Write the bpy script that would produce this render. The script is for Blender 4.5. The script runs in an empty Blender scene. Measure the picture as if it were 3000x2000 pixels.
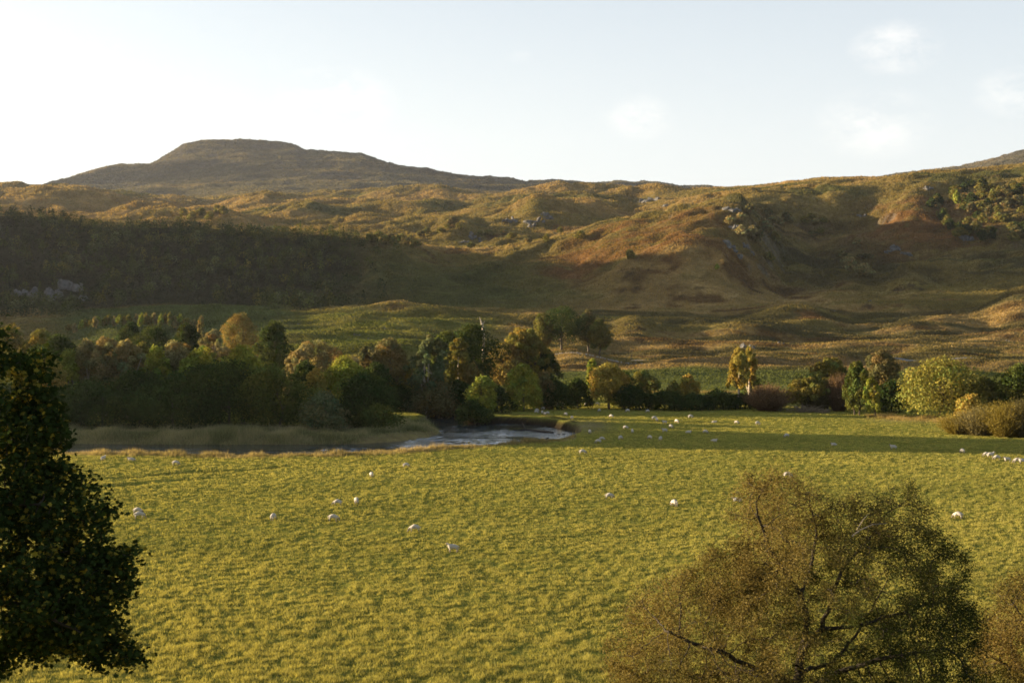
import bpy, math, random
import numpy as np

# ------------------------------------------------------------------ set-up
SC = bpy.context.scene
COL = SC.collection
F = 4167.0          # focal length in units of the 3000-wide picture
HZ = 939.0          # row of the true horizon
GZ = -22.0          # meadow level below the eye
WZ = -23.5          # river level
SUN_AZ, SUN_EL = 76.0, 8.5      # degrees left of the view direction / above the horizon


def rng_(s):
    return np.random.default_rng(s)


# ------------------------------------------------------------------ noise
def _hash(ix, iy, seed):
    h = (ix.astype(np.int64) * 374761393 + iy.astype(np.int64) * 668265263 + seed * 974711) & 0x7fffffff
    h = ((h ^ (h >> 13)) * 1274126177) & 0x7fffffff
    h = h ^ (h >> 16)
    return (h & 0xffff) / 65535.0


def vnoise(x, y, seed=0):
    ix, iy = np.floor(x), np.floor(y)
    fx, fy = x - ix, y - iy
    fx = fx * fx * fx * (fx * (fx * 6 - 15) + 10)
    fy = fy * fy * fy * (fy * (fy * 6 - 15) + 10)
    a = _hash(ix, iy, seed); b = _hash(ix + 1, iy, seed)
    c = _hash(ix, iy + 1, seed); d = _hash(ix + 1, iy + 1, seed)
    return (a + (b - a) * fx) * (1 - fy) + (c + (d - c) * fx) * fy      # 0..1


def fbm(x, y, seed=0, octv=4, gain=0.5):
    s = 0.0; amp = 1.0; tot = 0.0
    for o in range(octv):
        ca, sa = math.cos(0.6 * o + 0.3), math.sin(0.6 * o + 0.3)
        s = s + amp * (vnoise((x * ca - y * sa) + 17.3 * o, (x * sa + y * ca) - 9.1 * o, seed + o) - 0.5)
        tot += amp; amp *= gain; x = x * 2.03; y = y * 2.03
    return s / tot * 2.0                                                # about -1..1


def sst(a, b, x):
    t = np.clip((x - a) / (b - a), 0, 1)
    return t * t * (3 - 2 * t)


# ------------------------------------------------------------------ terrain
SKY = [(-4200, 140), (-2600, 110), (-1500, 180), (-1000, 350), (-600, 500), (-200, 566), (0, 564), (128, 557), (230, 523), (357, 487), (440, 482), (510, 440), (536, 425),  # far left: unseen mountain added to throw shade on the visible one
       (600, 417), (714, 422), (867, 440), (899, 457), (969, 462), (1059, 469), (1135, 491), (1231, 513), (1256, 505), (1352, 517),
       (1467, 536), (1543, 551), (1607, 542), (1658, 545), (1716, 552), (1811, 546), (1850, 553), (1926, 551), (1990, 562),
       (2300, 565), (2500, 545), (2832, 499), (2920, 478), (3000, 457), (3200, 425), (3600, 400), (4500, 420)]
KN = [  # ground left of the view is raised, unseen, to shade the left slopes
    (430, [(0, 1152.2)]),
    (560, [(0, 1075), (900, 1075), (1300, 1098), (3000, 1098)]),
    (680, [(-1500, 1055), (0, 1035), (500, 1020), (900, 1003), (1200, 1008), (1500, 1042), (1700, 1052), (2000, 1056), (3000, 1052)]),
    (860, [(-3000, 620), (-1500, 610), (-700, 690), (-350, 840), (-100, 930), (0, 948), (250, 932), (600, 912), (900, 926), (1000, 918), (1150, 913), (1400, 919),
           (1600, 925), (1750, 938), (2000, 957), (2500, 970), (3000, 958), (4500, 900)]),
    (1000, [(-3000, 560), (-1500, 570), (-700, 660), (-350, 800), (-100, 898), (0, 915), (250, 908), (500, 893), (750, 906), (1000, 918), (1400, 920), (1700, 908), (2000, 900),
            (2500, 890), (3000, 868), (4500, 780)]),
    (1090, [(-5000, 560), (-3000, 500), (-1500, 530), (-700, 630), (-350, 760), (0, 852), (500, 856), (900, 862), (1200, 880), (1400, 882), (1700, 852), (1850, 792), (2000, 766), (2120, 778), (2200, 850), (2300, 895), (2600, 880), (3000, 855), (4500, 760)]),
    (1280, [(-5000, 300), (-3000, 210), (-1500, 250), (-700, 400), (-300, 580), (0, 655), (77, 655), (166, 663), (255, 682), (383, 689), (510, 686), (663, 689),
            (816, 699), (969, 708), (1084, 716), (1148, 740), (1300, 800), (1400, 795), (1505, 770), (1650, 738), (1785, 697),
            (1900, 668), (1977, 642), (2090, 622), (2168, 626), (2230, 690), (2300, 795), (2500, 815), (2700, 805),
            (2850, 785), (3000, 760), (3500, 640), (4500, 480)]),
    (1480, [(-3000, 330), (-1500, 400), (-700, 520), (-300, 620), (0, 660), (250, 680), (500, 690), (750, 700), (1000, 714), (1150, 722), (1300, 735), (1450, 718), (1550, 700), (1645, 690), (1750, 662), (1850, 648), (2000, 612), (2168, 598),
            (2260, 640), (2400, 690), (2600, 682), (2800, 640), (3000, 600), (3500, 500), (4500, 420)]),
    (1700, [(-3000, 470), (-1500, 540), (-600, 640), (0, 662), (250, 672), (500, 672), (750, 678), (1000, 690), (1150, 680), (1300, 655), (1450, 622),
            (1550, 606), (1645, 600), (1750, 622), (1850, 645), (2000, 610), (2200, 574), (2400, 566), (2600, 558), (2800, 536),
            (3000, 515), (3500, 450), (4500, 390)]),
    (2350, [(-3000, 380), (-1500, 400), (-600, 470), (-150, 550), (0, 566), (128, 560), (255, 558), (383, 574), (485, 590), (600, 612), (800, 622), (1000, 618),
            (1300, 606), (1500, 600), (1700, 592), (1850, 572), (1950, 563), (2000, 560), (2168, 548), (2360, 536), (2423, 532),
            (2551, 524), (2717, 518), (2832, 517), (3000, 497), (3500, 430), (4500, 360)]),
    (3200, [(-3000, 530), (-600, 570), (0, 576), (500, 592), (900, 587), (1300, 573), (1600, 567), (1900, 566), (2000, 572), (2300, 575),
            (2600, 562), (2832, 535), (3000, 505), (3500, 450), (4500, 420)]),
    (4300, [(-3000, 540), (-600, 566), (0, 568), (130, 563), (230, 548), (400, 533), (600, 520), (800, 510), (1000, 510), (1135, 518),
            (1300, 532), (1500, 554), (1700, 562), (2000, 574), (2500, 562), (2832, 512), (3000, 482), (3500, 430), (4500, 430)]),
    (5200, SKY),
    (6500, [(0, 640)]),
    (9500, [(0, 860)]),
]
# extra hummocks: u, Y, lift (m), half-width in u, half-length in Y
BUMPS = [(2350, 900, 8, 150, 50), (2180, 800, 5.5, 130, 45), (1650, 625, 8, 130, 45), (3010, 930, 11, 110, 65),
         (1935, 2120, 4, 50, 160), (2700, 860, 5, 130, 30), (2560, 740, 3.0, 160, 18), (2250, 700, 2.6, 180, 16),
         (1950, 720, 2.5, 120, 18), (2800, 690, 2.6, 170, 16), (1860, 815, 5, 60, 30), (1160, 850, 3.0, 110, 25),
         (1000, 770, 3, 120, 22), (640, 800, 5, 110, 40), (330, 740, 4, 120, 30), (1560, 1700, 14, 90, 90),
         (2650, 1500, 16, 85, 90), (2480, 1400, 8, 60, 60), (2160, 1420, 10, 60, 70), (2660, 1150, 10, 70, 60), (1330, 1560, 16, 80, 90), (880, 2050, 14, 110, 120),
         (600, 1950, 18, 90, 110), (1180, 2150, 14, 130, 120), (1460, 2250, 13, 110, 110), (760, 2500, 18, 110, 150), (420, 1850, 14, 90, 90),
         (1080, 1780, 9, 90, 80), (700, 1750, 9, 120, 70)]


def kn_eval(u):
    out_Y, out_Z = [], []
    for Yk, pts in KN:
        pu = np.array([p[0] for p in pts], float); py = np.array([p[1] for p in pts], float)
        y = np.interp(u, pu, py)
        out_Y.append(Yk); out_Z.append(Yk * (HZ - y) / F)
    return np.array(out_Y, float), out_Z


def poly_sd(X, Y, P):
    """signed distance to polygon P (positive inside)"""
    d = np.full(X.shape, 1e9); inside = np.zeros(X.shape, bool)
    n = len(P)
    for i in range(n):
        x0, y0 = P[i]; x1, y1 = P[(i + 1) % n]
        ex, ey = x1 - x0, y1 - y0
        t = np.clip(((X - x0) * ex + (Y - y0) * ey) / (ex * ex + ey * ey + 1e-9), 0, 1)
        d = np.minimum(d, np.hypot(X - x0 - t * ex, Y - y0 - t * ey))
        c = ((y0 > Y) != (y1 > Y)) & (X < (x1 - x0) * (Y - y0) / (y1 - y0 + 1e-12) + x0)
        inside ^= c
    return np.where(inside, d, -d)


def g2w(u, y, z=GZ):
    Y = F * (-z) / (y - HZ)
    return ((u - 1500) / F * Y, Y)


RIV = [g2w(u, y) for u, y in [(-2600, 1312), (-1500, 1314), (-600, 1318), (0, 1320), (200, 1326), (420, 1328), (600, 1331), (800, 1331), (1000, 1327), (1200, 1317),
                              (1400, 1304), (1520, 1294), (1600, 1289), (1650, 1279), (1682, 1268), (1694, 1257), (1688, 1247), (1658, 1238),
                              (1600, 1228), (1540, 1222), (1470, 1220), (1420, 1224), (1372, 1222), (1345, 1208), (1250, 1196), (1050, 1190), (700, 1186)]]
RIV += [g2w(u, y, WZ) for u, y in [(700, 1200), (1000, 1206), (1150, 1211), (1215, 1219), (1262, 1236), (1290, 1254), (1300, 1268), (1275, 1280),
                                   (1200, 1292), (1060, 1301), (900, 1303), (700, 1303), (450, 1302), (200, 1300), (0, 1298), (-600, 1296), (-1500, 1294), (-2600, 1292)]]


def river_sd(X, Y):
    out = np.full(X.shape, -50.0)
    m = (Y > 232) & (Y < 420)
    if m.any():
        out[m] = poly_sd(X[m] + 0.9 * (vnoise(X[m] * .25, Y[m] * .25, 61) - .5), Y[m] + 1.2 * (vnoise(X[m] * .22, Y[m] * .22, 62) - .5), RIV)
    return out


def terrain(X, Y, fine=True):
    X = np.asarray(X, float); Y = np.asarray(Y, float)
    sh = X.shape; X = X.ravel(); Y = Y.ravel()
    u = 1500 + F * X / np.maximum(Y, 1)
    KY, KZ = kn_eval(u)
    n = len(KY)
    z = np.full(X.shape, GZ)
    sl = []
    for k in range(n):
        if k == 0:
            sl.append(np.zeros_like(u))
        elif k == n - 1:
            sl.append((KZ[k] - KZ[k - 1]) / (KY[k] - KY[k - 1]))
        else:
            a = (KZ[k] - KZ[k - 1]) / (KY[k] - KY[k - 1]); b = (KZ[k + 1] - KZ[k]) / (KY[k + 1] - KY[k])
            sl.append(np.where(a * b > 0, 2 * a * b / (a + b + np.where(a * b > 0, 0, 1)), 0.0))
    for k in range(n - 1):
        m = (Y >= KY[k]) & (Y <= KY[k + 1])
        if not m.any():
            continue
        h = KY[k + 1] - KY[k]; t = (Y[m] - KY[k]) / h
        z[m] = (KZ[k][m] * (2 * t**3 - 3 * t**2 + 1) + KZ[k + 1][m] * (-2 * t**3 + 3 * t**2)
                + h * (sl[k][m] * (t**3 - 2 * t**2 + t) + sl[k + 1][m] * (t**3 - t**2)))
    # the bank the viewer stands on
    z = np.where(Y < 80, GZ + 20.3 * np.clip(1 - Y / 80, 0, 1) ** 1.25, z)
    # hummocks
    for bu, bY, lift, hu, hY in BUMPS:
        m = np.abs(Y - bY) < 3 * hY
        if m.any():
            q = ((u[m] - bu) / hu) ** 2 + ((Y[m] - bY) / hY) ** 2
            z[m] += lift * np.exp(-q ** 1.4)
    # a steep unseen knoll left of the view, shaped to shade thicket and meadow
    kx = sst(-330, -255, X) * (1 - sst(-215, -150, X)); ky = np.interp(Y, [300, 320, 334, 344, 372, 396, 460], [0, 60, 58, 36, 30, 22, 0])
    z = z + kx * ky * (1 + .12 * fbm(X / 30, Y / 30, 55, 2))
    # rolling ground
    xr, yr = X * 0.86 + Y * 0.5, -X * 0.5 + Y * 0.86
    a1 = 4.2 * sst(450, 600, Y) * (1 - sst(900, 1100, Y))
    a2 = 18 * sst(950, 1200, Y) * (1 - 0.55 * sst(1600, 2000, Y)) * (1 - .75 * sst(1700, 2100, Y) * sst(1850, 2050, u))
    a3 = 38.0 * (1 - .8 * sst(3000, 3900, Y)) * sst(1500, 1900, Y) * (1 - 0.75 * sst(1450, 1750, Y) * sst(1850, 2050, u))
    a4 = 30.0 * sst(3300, 4200, Y)
    left = 1 - 0.4 * sst(1250, 800, u) * (Y < 1500)
    m = Y > 430
    if m.any():
        rd = 1 - np.abs(fbm(X[m] / 60, Y[m] / 30, 31, 3, .5)) * 2.2
        z[m] += a1[m] * .45 * sst(0, 1, rd) + sst(560, 620, Y[m]) * (1 - sst(930, 1050, Y[m])) * 1.5 * fbm(X[m] / 150, Y[m] / 17, 33, 3)
        z[m] += a1[m] * 1.3 * fbm(X[m] / 85, Y[m] / 36, 3, 4, .5)
        z[m] += a2[m] * left[m] * fbm(xr[m] / 165, yr[m] / 150, 11, 5, .5)
        z[m] += a3[m] * fbm(xr[m] / 245, yr[m] / 260, 23, 6, .46)
        r = 1 - np.abs(fbm(xr[m] / 700, yr[m] / 420, 37, 5, .5)) * 1.6
        z[m] += a4[m] * (r - .6)
        cr = 1 - np.abs(fbm(X[m] / 75 + 4, Y[m] / 70, 58, 4, .5)) * 2
        z[m] += sst(1000, 1150, Y[m]) * (1 - sst(3000, 3300, Y[m])) * 6.5 * sst(.2, .9, cr) * (1 - .8 * sst(1700, 2200, Y[m]) * (u[m] > 1850))
        z[m] += (sst(450, 700, Y[m]) * .35 + sst(1000, 1600, Y[m]) * 1.0 + sst(2500, 4000, Y[m]) * 3) * fbm(X[m] / 22, Y[m] / 18, 51, 4, .55)
    m = (Y > 80) & (Y < 432)
    if m.any():
        w = sst(80, 100, Y[m]) * (1 - sst(400, 430, Y[m]))
        z[m] += w * (.22 * fbm(X[m] / 26, Y[m] / 26, 71, 3) + .05 * fbm(X[m] / 4, Y[m] / 4, 72, 2))
        # an old furrow across the near left of the meadow
        for (x0, y0, x1, y1, dep) in ((-60, 196, -33, 216, .6), (-57, 187, -40, 200, .5)):
            L = math.hypot(x1 - x0, y1 - y0); ex, ey = (x1 - x0) / L, (y1 - y0) / L
            s = (X[m] - x0) * ex + (Y[m] - y0) * ey; q = -(X[m] - x0) * ey + (Y[m] - y0) * ex + 1.2 * np.sin(s * .3)
            z[m] -= dep * np.exp(-(q / 1.1) ** 2) * sst(-4, 6, s) * (1 - sst(L - 8, L + 4, s)) * (.6 + .8 * vnoise(s * .3, q * .2, 5))
        if fine:
            t = tuft(X[m], Y[m]) * (1 - sst(300, 380, Y[m])) * sst(70, 84, Y[m])
            z[m] += t * .14
        sd = river_sd(X[m], Y[m])
        uu = u[m]
        bar = (uu < 1330) & (Y[m] > 268) & (Y[m] < 330)         # gentle gravel side of the bend
        wid = np.where(bar, 3.2, .7)
        off = np.where(bar, 1.4, .25)
        k = sst(-1, 1, (sd + off) / wid * 1.0)
        z[m] = z[m] * (1 - k) + (GZ - 2.5) * k
    return z.reshape(sh)


def tuft(X, Y):
    a = vnoise(X * 3.6, Y * 3.4, 81); b = vnoise(X * 1.45 + 3, Y * 1.3, 82); c = vnoise(X * 6, Y * 6, 83)
    return np.clip((a * .55 + b * .5 + c * .25 - .42) * 1.9, 0, 1)


def ground(X, Y):
    return float(terrain(np.array([X]), np.array([Y]), False)[0])


# ------------------------------------------------------------------ mesh helpers
def build(name, V, Fs, mat, col=None, parent=None, smooth=False, mats=None, midx=None):
    me = bpy.data.meshes.new(name)
    V = np.ascontiguousarray(V, np.float32)
    me.vertices.add(len(V)); me.vertices.foreach_set('co', V.ravel())
    Fs = [np.asarray(f, np.int32) for f in Fs if len(f)]
    nl = sum(f.size for f in Fs); npoly = sum(len(f) for f in Fs)
    me.loops.add(nl); me.polygons.add(npoly)
    me.loops.foreach_set('vertex_index', np.concatenate([f.ravel() for f in Fs]))
    st = []; o = 0
    for f in Fs:
        st.append(o + np.arange(len(f)) * f.shape[1]); o += f.size
    me.polygons.foreach_set('loop_start', np.concatenate(st).astype(np.int32))
    if smooth:
        me.polygons.foreach_set('use_smooth', np.ones(npoly, bool))
    if col is not None:
        at = me.color_attributes.new('Col', 'FLOAT_COLOR', 'POINT')
        c = np.ones((len(V), 4), np.float32); c[:, :3] = col
        at.data.foreach_set('color', c.ravel())
    for m_ in (mats or [mat]):
        me.materials.append(m_)
    if midx is not None:
        me.polygons.foreach_set('material_index', np.asarray(midx, np.int32))
    me.update(calc_edges=True); me.validate()
    o = bpy.data.objects.new(name, me); COL.objects.link(o)
    if parent:
        o.parent = parent
    return o


def tag(o, label=None, cat=None, group=None, kind=None):
    if label: o['label'] = label
    if cat: o['category'] = cat
    if group: o['group'] = group
    if kind: o['kind'] = kind
    return o


def empty(name, loc, rz=0.0):
    o = bpy.data.objects.new(name, None); COL.objects.link(o)
    o.location = loc; o.rotation_euler = (0, 0, rz); o.empty_display_size = .3
    return o


def unit(v):
    return v / (np.linalg.norm(v, axis=-1, keepdims=True) + 1e-9)


def leaf_quads(P, N, size, rng, asp=.62):
    n = len(P); N = unit(N)
    t = unit(np.cross(N, rng.normal(size=(n, 3)))); b = np.cross(N, t)
    s = np.broadcast_to(np.asarray(size, float).reshape(-1, 1), (n, 1))
    V = np.stack([P - t * s * .5, P + b * s * .5 * asp, P + t * s * .5, P - b * s * .5 * asp], 1).reshape(-1, 3)
    Fq = np.arange(n * 4).reshape(n, 4)
    return V, Fq


def tubes(A, B, ra, rb, sides=5):
    """one tapered prism per segment"""
    n = len(A); d = unit(B - A)
    ref = np.where(np.abs(d[:, 2:3]) > .9, np.array([[1., 0, 0]]), np.array([[0, 0, 1.]]))
    t = unit(np.cross(d, ref)); b = np.cross(d, t)
    an = np.arange(sides) / sides * 2 * math.pi
    ring = np.cos(an)[None, :, None] * t[:, None] + np.sin(an)[None, :, None] * b[:, None]
    V = np.concatenate([A[:, None] + ring * np.reshape(ra, (-1, 1, 1)), B[:, None] + ring * np.reshape(rb, (-1, 1, 1))], 1).reshape(-1, 3)
    i = np.arange(n)[:, None] * 2 * sides; k = np.arange(sides)[None]
    k2 = (k + 1) % sides
    Q = np.stack([i + k, i + k2, i + sides + k2, i + sides + k], -1).reshape(-1, 4)
    return V, Q


# ------------------------------------------------------------------ materials
def nt(name):
    m = bpy.data.materials.new(name); m.use_nodes = True
    t = m.node_tree; t.nodes.clear()
    return m, t, t.nodes.new('ShaderNodeOutputMaterial')


def mix_rgb(t, kind, f, a, b):
    n = t.nodes.new('ShaderNodeMix'); n.data_type = 'RGBA'; n.blend_type = kind
    for sock, v in ((0, f), (6, a), (7, b)):
        if hasattr(v, 'node'): t.links.new(v, n.inputs[sock])
        else: n.inputs[sock].default_value = v
    return n.outputs[2]


def ramp(t, v, a, b):
    n = t.nodes.new('ShaderNodeMapRange'); n.inputs[1].default_value = a[0]; n.inputs[2].default_value = a[1]
    n.inputs[3].default_value = b[0]; n.inputs[4].default_value = b[1]; t.links.new(v, n.inputs[0])
    return n.outputs[0]


def noise(t, scale, detail=3, rough=.55, vec=None):
    n = t.nodes.new('ShaderNodeTexNoise'); n.inputs['Scale'].default_value = scale
    n.inputs['Detail'].default_value = detail; n.inputs['Roughness'].default_value = rough
    if vec is not None: t.links.new(vec, n.inputs['Vector'])
    return n.outputs['Fac']


def mat_ground(name, scales, bump=.0, bscale=1., bdist=1.):
    m, t, out = nt(name)
    at = t.nodes.new('ShaderNodeAttribute'); at.attribute_name = 'Col'
    pos = t.nodes.new('ShaderNodeNewGeometry').outputs['Position']
    c = at.outputs['Color']
    for s, lo, hi in scales:
        f = ramp(t, noise(t, s, 4, .6, pos), (.3, .7), (lo, hi))
        cb = t.nodes.new('ShaderNodeCombineColor')
        for i in range(3): t.links.new(f, cb.inputs[i])
        c = mix_rgb(t, 'MULTIPLY', 1.0, c, cb.outputs[0])
    b = t.nodes.new('ShaderNodeBsdfDiffuse'); b.inputs['Roughness'].default_value = .9
    t.links.new(c, b.inputs['Color'])
    if bump:
        bn = t.nodes.new('ShaderNodeBump'); bn.inputs['Strength'].default_value = bump; bn.inputs['Distance'].default_value = bdist
        t.links.new(noise(t, bscale, 5, .65, pos), bn.inputs['Height']); t.links.new(bn.outputs[0], b.inputs['Normal'])
    t.links.new(b.outputs[0], out.inputs['Surface'])
    return m


def mat_leaf(name, trans=.35, tint=(1.15, 1.05, .6), gloss=0.0):
    m, t, out = nt(name)
    at = t.nodes.new('ShaderNodeAttribute'); at.attribute_name = 'Col'
    d = t.nodes.new('ShaderNodeBsdfDiffuse'); t.links.new(at.outputs['Color'], d.inputs['Color'])
    tr = t.nodes.new('ShaderNodeBsdfTranslucent')
    t.links.new(mix_rgb(t, 'MULTIPLY', 1.0, at.outputs['Color'], (*tint, 1)), tr.inputs['Color'])
    mx = t.nodes.new('ShaderNodeMixShader'); mx.inputs[0].default_value = trans
    t.links.new(d.outputs[0], mx.inputs[1]); t.links.new(tr.outputs[0], mx.inputs[2])
    s = mx.outputs[0]
    if gloss:
        g = t.nodes.new('ShaderNodeBsdfGlossy'); g.inputs['Roughness'].default_value = .45
        g.inputs['Color'].default_value = (.8, .8, .8, 1)
        m2 = t.nodes.new('ShaderNodeMixShader'); m2.inputs[0].default_value = gloss
        t.links.new(s, m2.inputs[1]); t.links.new(g.outputs[0], m2.inputs[2]); s = m2.outputs[0]
    t.links.new(s, out.inputs['Surface'])
    return m


def mat_plain(name, col, var=.35, scale=6., bump=.4, rough=.9):
    m, t, out = nt(name)
    tc = t.nodes.new('ShaderNodeTexCoord').outputs['Object']
    f = noise(t, scale, 5, .65, tc)
    c = mix_rgb(t, 'MIX', ramp(t, f, (.3, .7), (0, 1)), (*[v * (1 - var) for v in col], 1), (*[min(1, v * (1 + var)) for v in col], 1))
    b = t.nodes.new('ShaderNodeBsdfPrincipled'); b.inputs['Roughness'].default_value = rough
    b.inputs['Specular IOR Level'].default_value = .2
    t.links.new(c, b.inputs['Base Color'])
    bn = t.nodes.new('ShaderNodeBump'); bn.inputs['Strength'].default_value = bump; bn.inputs['Distance'].default_value = .05
    t.links.new(noise(t, scale * 3, 4, .6, tc), bn.inputs['Height']); t.links.new(bn.outputs[0], b.inputs['Normal'])
    t.links.new(b.outputs[0], out.inputs['Surface'])
    return m


M_MEADOW = mat_ground('meadow_turf', [(.09, .8, 1.15), (.7, .75, 1.2), (5., .75, 1.2)], .5, 6., .06)
M_HILL = mat_ground('hill_turf', [(.012, .72, 1.2), (.05, .65, 1.3), (.25, .65, 1.3), (1.1, .75, 1.25)], .55, .45, 1.6)
M_MOUNT = mat_ground('mountain_turf', [(.004, .7, 1.25), (.02, .65, 1.3), (.08, .75, 1.25)], .6, .05, 12.)
M_LEAF = mat_leaf('foliage', .3)
M_GRASS = mat_leaf('grass_blades', .42, (1.1, 1.05, .6))
M_SYC = mat_leaf('broad_leaves', .22, (1.5, 1.15, .35))
M_BARK = mat_plain('bark', (.075, .06, .045), .5, 5., .6)
M_DARKBARK = mat_plain('dark_bark', (.035, .028, .02), .5, 9., .6)
M_PALEBARK = mat_plain('pale_bark', (.34, .29, .22), .35, 4., .3)
M_ROCK = mat_plain('rock', (.105, .10, .092), .5, .35, .9)
M_WOOL = mat_plain('wool', (.44, .40, .34), .18, 16., .9)
M_FACE = mat_plain('sheep_face', (.17, .145, .12), .3, 10., .2)
M_STONE = mat_plain('field_stone', (.33, .3, .26), .4, 1.5, .7)


def mat_water():
    m, t, out = nt('river_water')
    pos = t.nodes.new('ShaderNodeNewGeometry').outputs['Position']
    mp = t.nodes.new('ShaderNodeMapping'); t.links.new(pos, mp.inputs[0])
    mp.inputs['Rotation'].default_value = (0, 0, math.radians(-35)); mp.inputs['Scale'].default_value = (.5, 1.4, 1)
    b = t.nodes.new('ShaderNodeBsdfPrincipled')
    b.inputs['Base Color'].default_value = (.022, .028, .032, 1); b.inputs['Roughness'].default_value = .06
    b.inputs['IOR'].default_value = 1.45
    bn = t.nodes.new('ShaderNodeBump'); bn.inputs['Strength'].default_value = 1.0; bn.inputs['Distance'].default_value = .15
    big = noise(t, .11, 2, .5, mp.outputs[0]); sm = noise(t, 1.1, 4, .6, mp.outputs[0])
    mu = t.nodes.new('ShaderNodeMath'); mu.operation = 'MULTIPLY'
    t.links.new(ramp(t, big, (.35, .62), (.1, 1.)), mu.inputs[0]); t.links.new(sm, mu.inputs[1])
    t.links.new(mu.outputs[0], bn.inputs['Height']); t.links.new(bn.outputs[0], b.inputs['Normal'])
    t.links.new(b.outputs[0], out.inputs['Surface'])
    return m


M_WATER = mat_water()

# ------------------------------------------------------------------ terrain sheet
def terrain_sheet():
    us = np.concatenate([np.linspace(-7000, -900, 60), np.linspace(-850, -200, 28), np.arange(-180, 3181, 5.0), np.linspace(3200, 3700, 22), np.linspace(3800, 6500, 28)])
    Ys = np.concatenate([np.linspace(2, 78, 26), 80 * np.exp(np.linspace(0, math.log(232 / 80), 300)), np.linspace(232.6, 352, 240), np.linspace(353.5, 429, 40),
                         430 * np.exp(np.linspace(0, math.log(1000 / 430), 230)), 1000 * np.exp(np.linspace(.0033, math.log(3.2), 340)),
                         3200 * np.exp(np.linspace(.004, math.log(5600 / 3200), 130)), np.linspace(5680, 9500, 22)])
    U, Y = np.meshgrid(us, Ys); X = (U - 1500) / F * Y
    Z = terrain(X, Y)
    # ---- surface colours (what grows there, plus some painted shade)
    C = np.zeros(X.shape + (3,))
    def lay(w, c):
        w = np.clip(w, 0, 1)[..., None]; C[:] = C * (1 - w) + np.array(c) * w
    n1 = fbm(X / 60, Y / 60, 101, 4); n2 = fbm(X / 24, Y / 17, 103, 4); n3 = fbm(X / 190, Y / 120, 107, 4); n4 = fbm(X / 9, Y / 8, 109, 3)
    gy, gx = np.gradient(Z); dX = np.gradient(X, axis=1); dY = np.gradient(Y, axis=0)
    sl = np.hypot(gx / np.maximum(dX, .01), gy / np.maximum(dY, .01))
    # meadow
    tf = tuft(X, Y)
    C[:] = (.14, .145, .028)
    lay(.55 * tf + .3 * (n1 + .4), (.22, .195, .036))
    lay((Y > 430) * 1.0, (.15, .115, .04))
    # moor beyond the valley
    far = Y > 440
    lay(far * sst(-.35, .25, n1 + .5 * n2) * .9, (.15, .12, .04))
    lay(far * sst(.1, .45, n3 + .4 * n2), (.26, .18, .072))
    lay(far * sst(.12, .4, n2 * .7 + n3 * .5 - .1) * .95, (.115, .07, .029))
    lay(far * sst(.3, .5, -n3 + .4 * n2), (.075, .075, .027))
    lay(far * sst(.35, .6, n4 + .4 * n2 - .1) * (sl > .2) * .8, (.055, .04, .024))
    # painted shadow bands on right terraces, straw on the high plateau, painted glen shade
    st_ = fbm(X / 70, Y / 13, 121, 4)
    lay(sst(1500, 1750, U) * sst(565, 600, Y) * (1 - sst(900, 1000, Y)) * sst(-.3, .1, st_) * .9, (.075, .066, .028))
    lay(sst(1500, 1700, Y) * (1 - sst(2900, 3200, Y)) * sst(-.5, .3, n3 + .5 * n2) * .7, (.255, .168, .068))
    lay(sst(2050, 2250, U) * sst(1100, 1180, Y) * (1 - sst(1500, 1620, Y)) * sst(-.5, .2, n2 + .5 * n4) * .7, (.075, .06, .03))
    # green pastures on the valley floor and the lawn under the slope
    lay(sst(440, 455, Y) * (1 - sst(545, 575, Y + 14 * n2)), (.08, .092, .030))
    lay(sst(700, 900, U + 60 * n2) * sst(610, 640, Y) * (1 - sst(800, 835, Y + 30 * n2)) * (1 - sst(1380, 1540, U)) * (.7 + .4 * n2), (.10, .115, .025))
    lay((1 - sst(780, 960, U + 60 * n1)) * sst(640, 700, Y) * (1 - sst(985, 1010, Y + 14 * n1)) * sst(60, 260, U + 60 * n1), (.075, .088, .030))
    lay(sst(835, 855, Y) * (1 - sst(880, 900, Y)) * (U > 850) * (U < 1720), (.21, .15, .065))
    # straw strips beside the track
    lay(sst(598, 606, Y + 3 * n2) * (1 - sst(634, 642, Y + 4 * n2)) * (U > 1560) * (.5 + .6 * n2), (.24, .16, .07))
    # wood floor
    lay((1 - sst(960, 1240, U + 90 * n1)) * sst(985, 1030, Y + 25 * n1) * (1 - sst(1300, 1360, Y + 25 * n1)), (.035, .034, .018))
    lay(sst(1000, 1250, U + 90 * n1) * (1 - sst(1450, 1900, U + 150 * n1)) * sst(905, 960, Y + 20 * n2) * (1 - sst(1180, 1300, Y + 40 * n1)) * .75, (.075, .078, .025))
    # bracken on the right-hand spurs
    for (bu, bY, hu, hY) in ((1880, 1240, 210, 80), (2380, 885, 45, 14), (2000, 1150, 160, 45), (2700, 1450, 200, 120), (1700, 1180, 100, 60)):
        lay(np.exp(-((U - bu) / hu) ** 2 - ((Y - bY) / hY) ** 2) * 1.5 * (.6 + n2 + .5 * n4), (.145, .08, .032))
    # mountain
    lay(sst(3100, 3600, Y), (.10, .09, .06)); lay(sst(3100, 3600, Y) * sst(.1, .5, n3 + .3 * n1), (.15, .12, .07))
    lay((Y > 3400) * sst(.32, .5, sl), (.085, .078, .066))
    # rock showing through on steep ground
    lay((Y > 1000) * (Y < 3400) * sst(1.3, 1.7, sl + .4 * n4) * .5, (.16, .145, .125))
    # river bed, bank face, gravel, worn ground by the bend
    sd = river_sd(X.ravel(), Y.ravel()).reshape(X.shape)
    lay(sst(-1.1, -.5, sd), (.032, .024, .016))
    lay(sst(-3.4, -1.2, sd) * (U < 1335) * (Y > 264) * (Y < 335) * (Z < GZ - .25), (.12, .10, .075))
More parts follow.
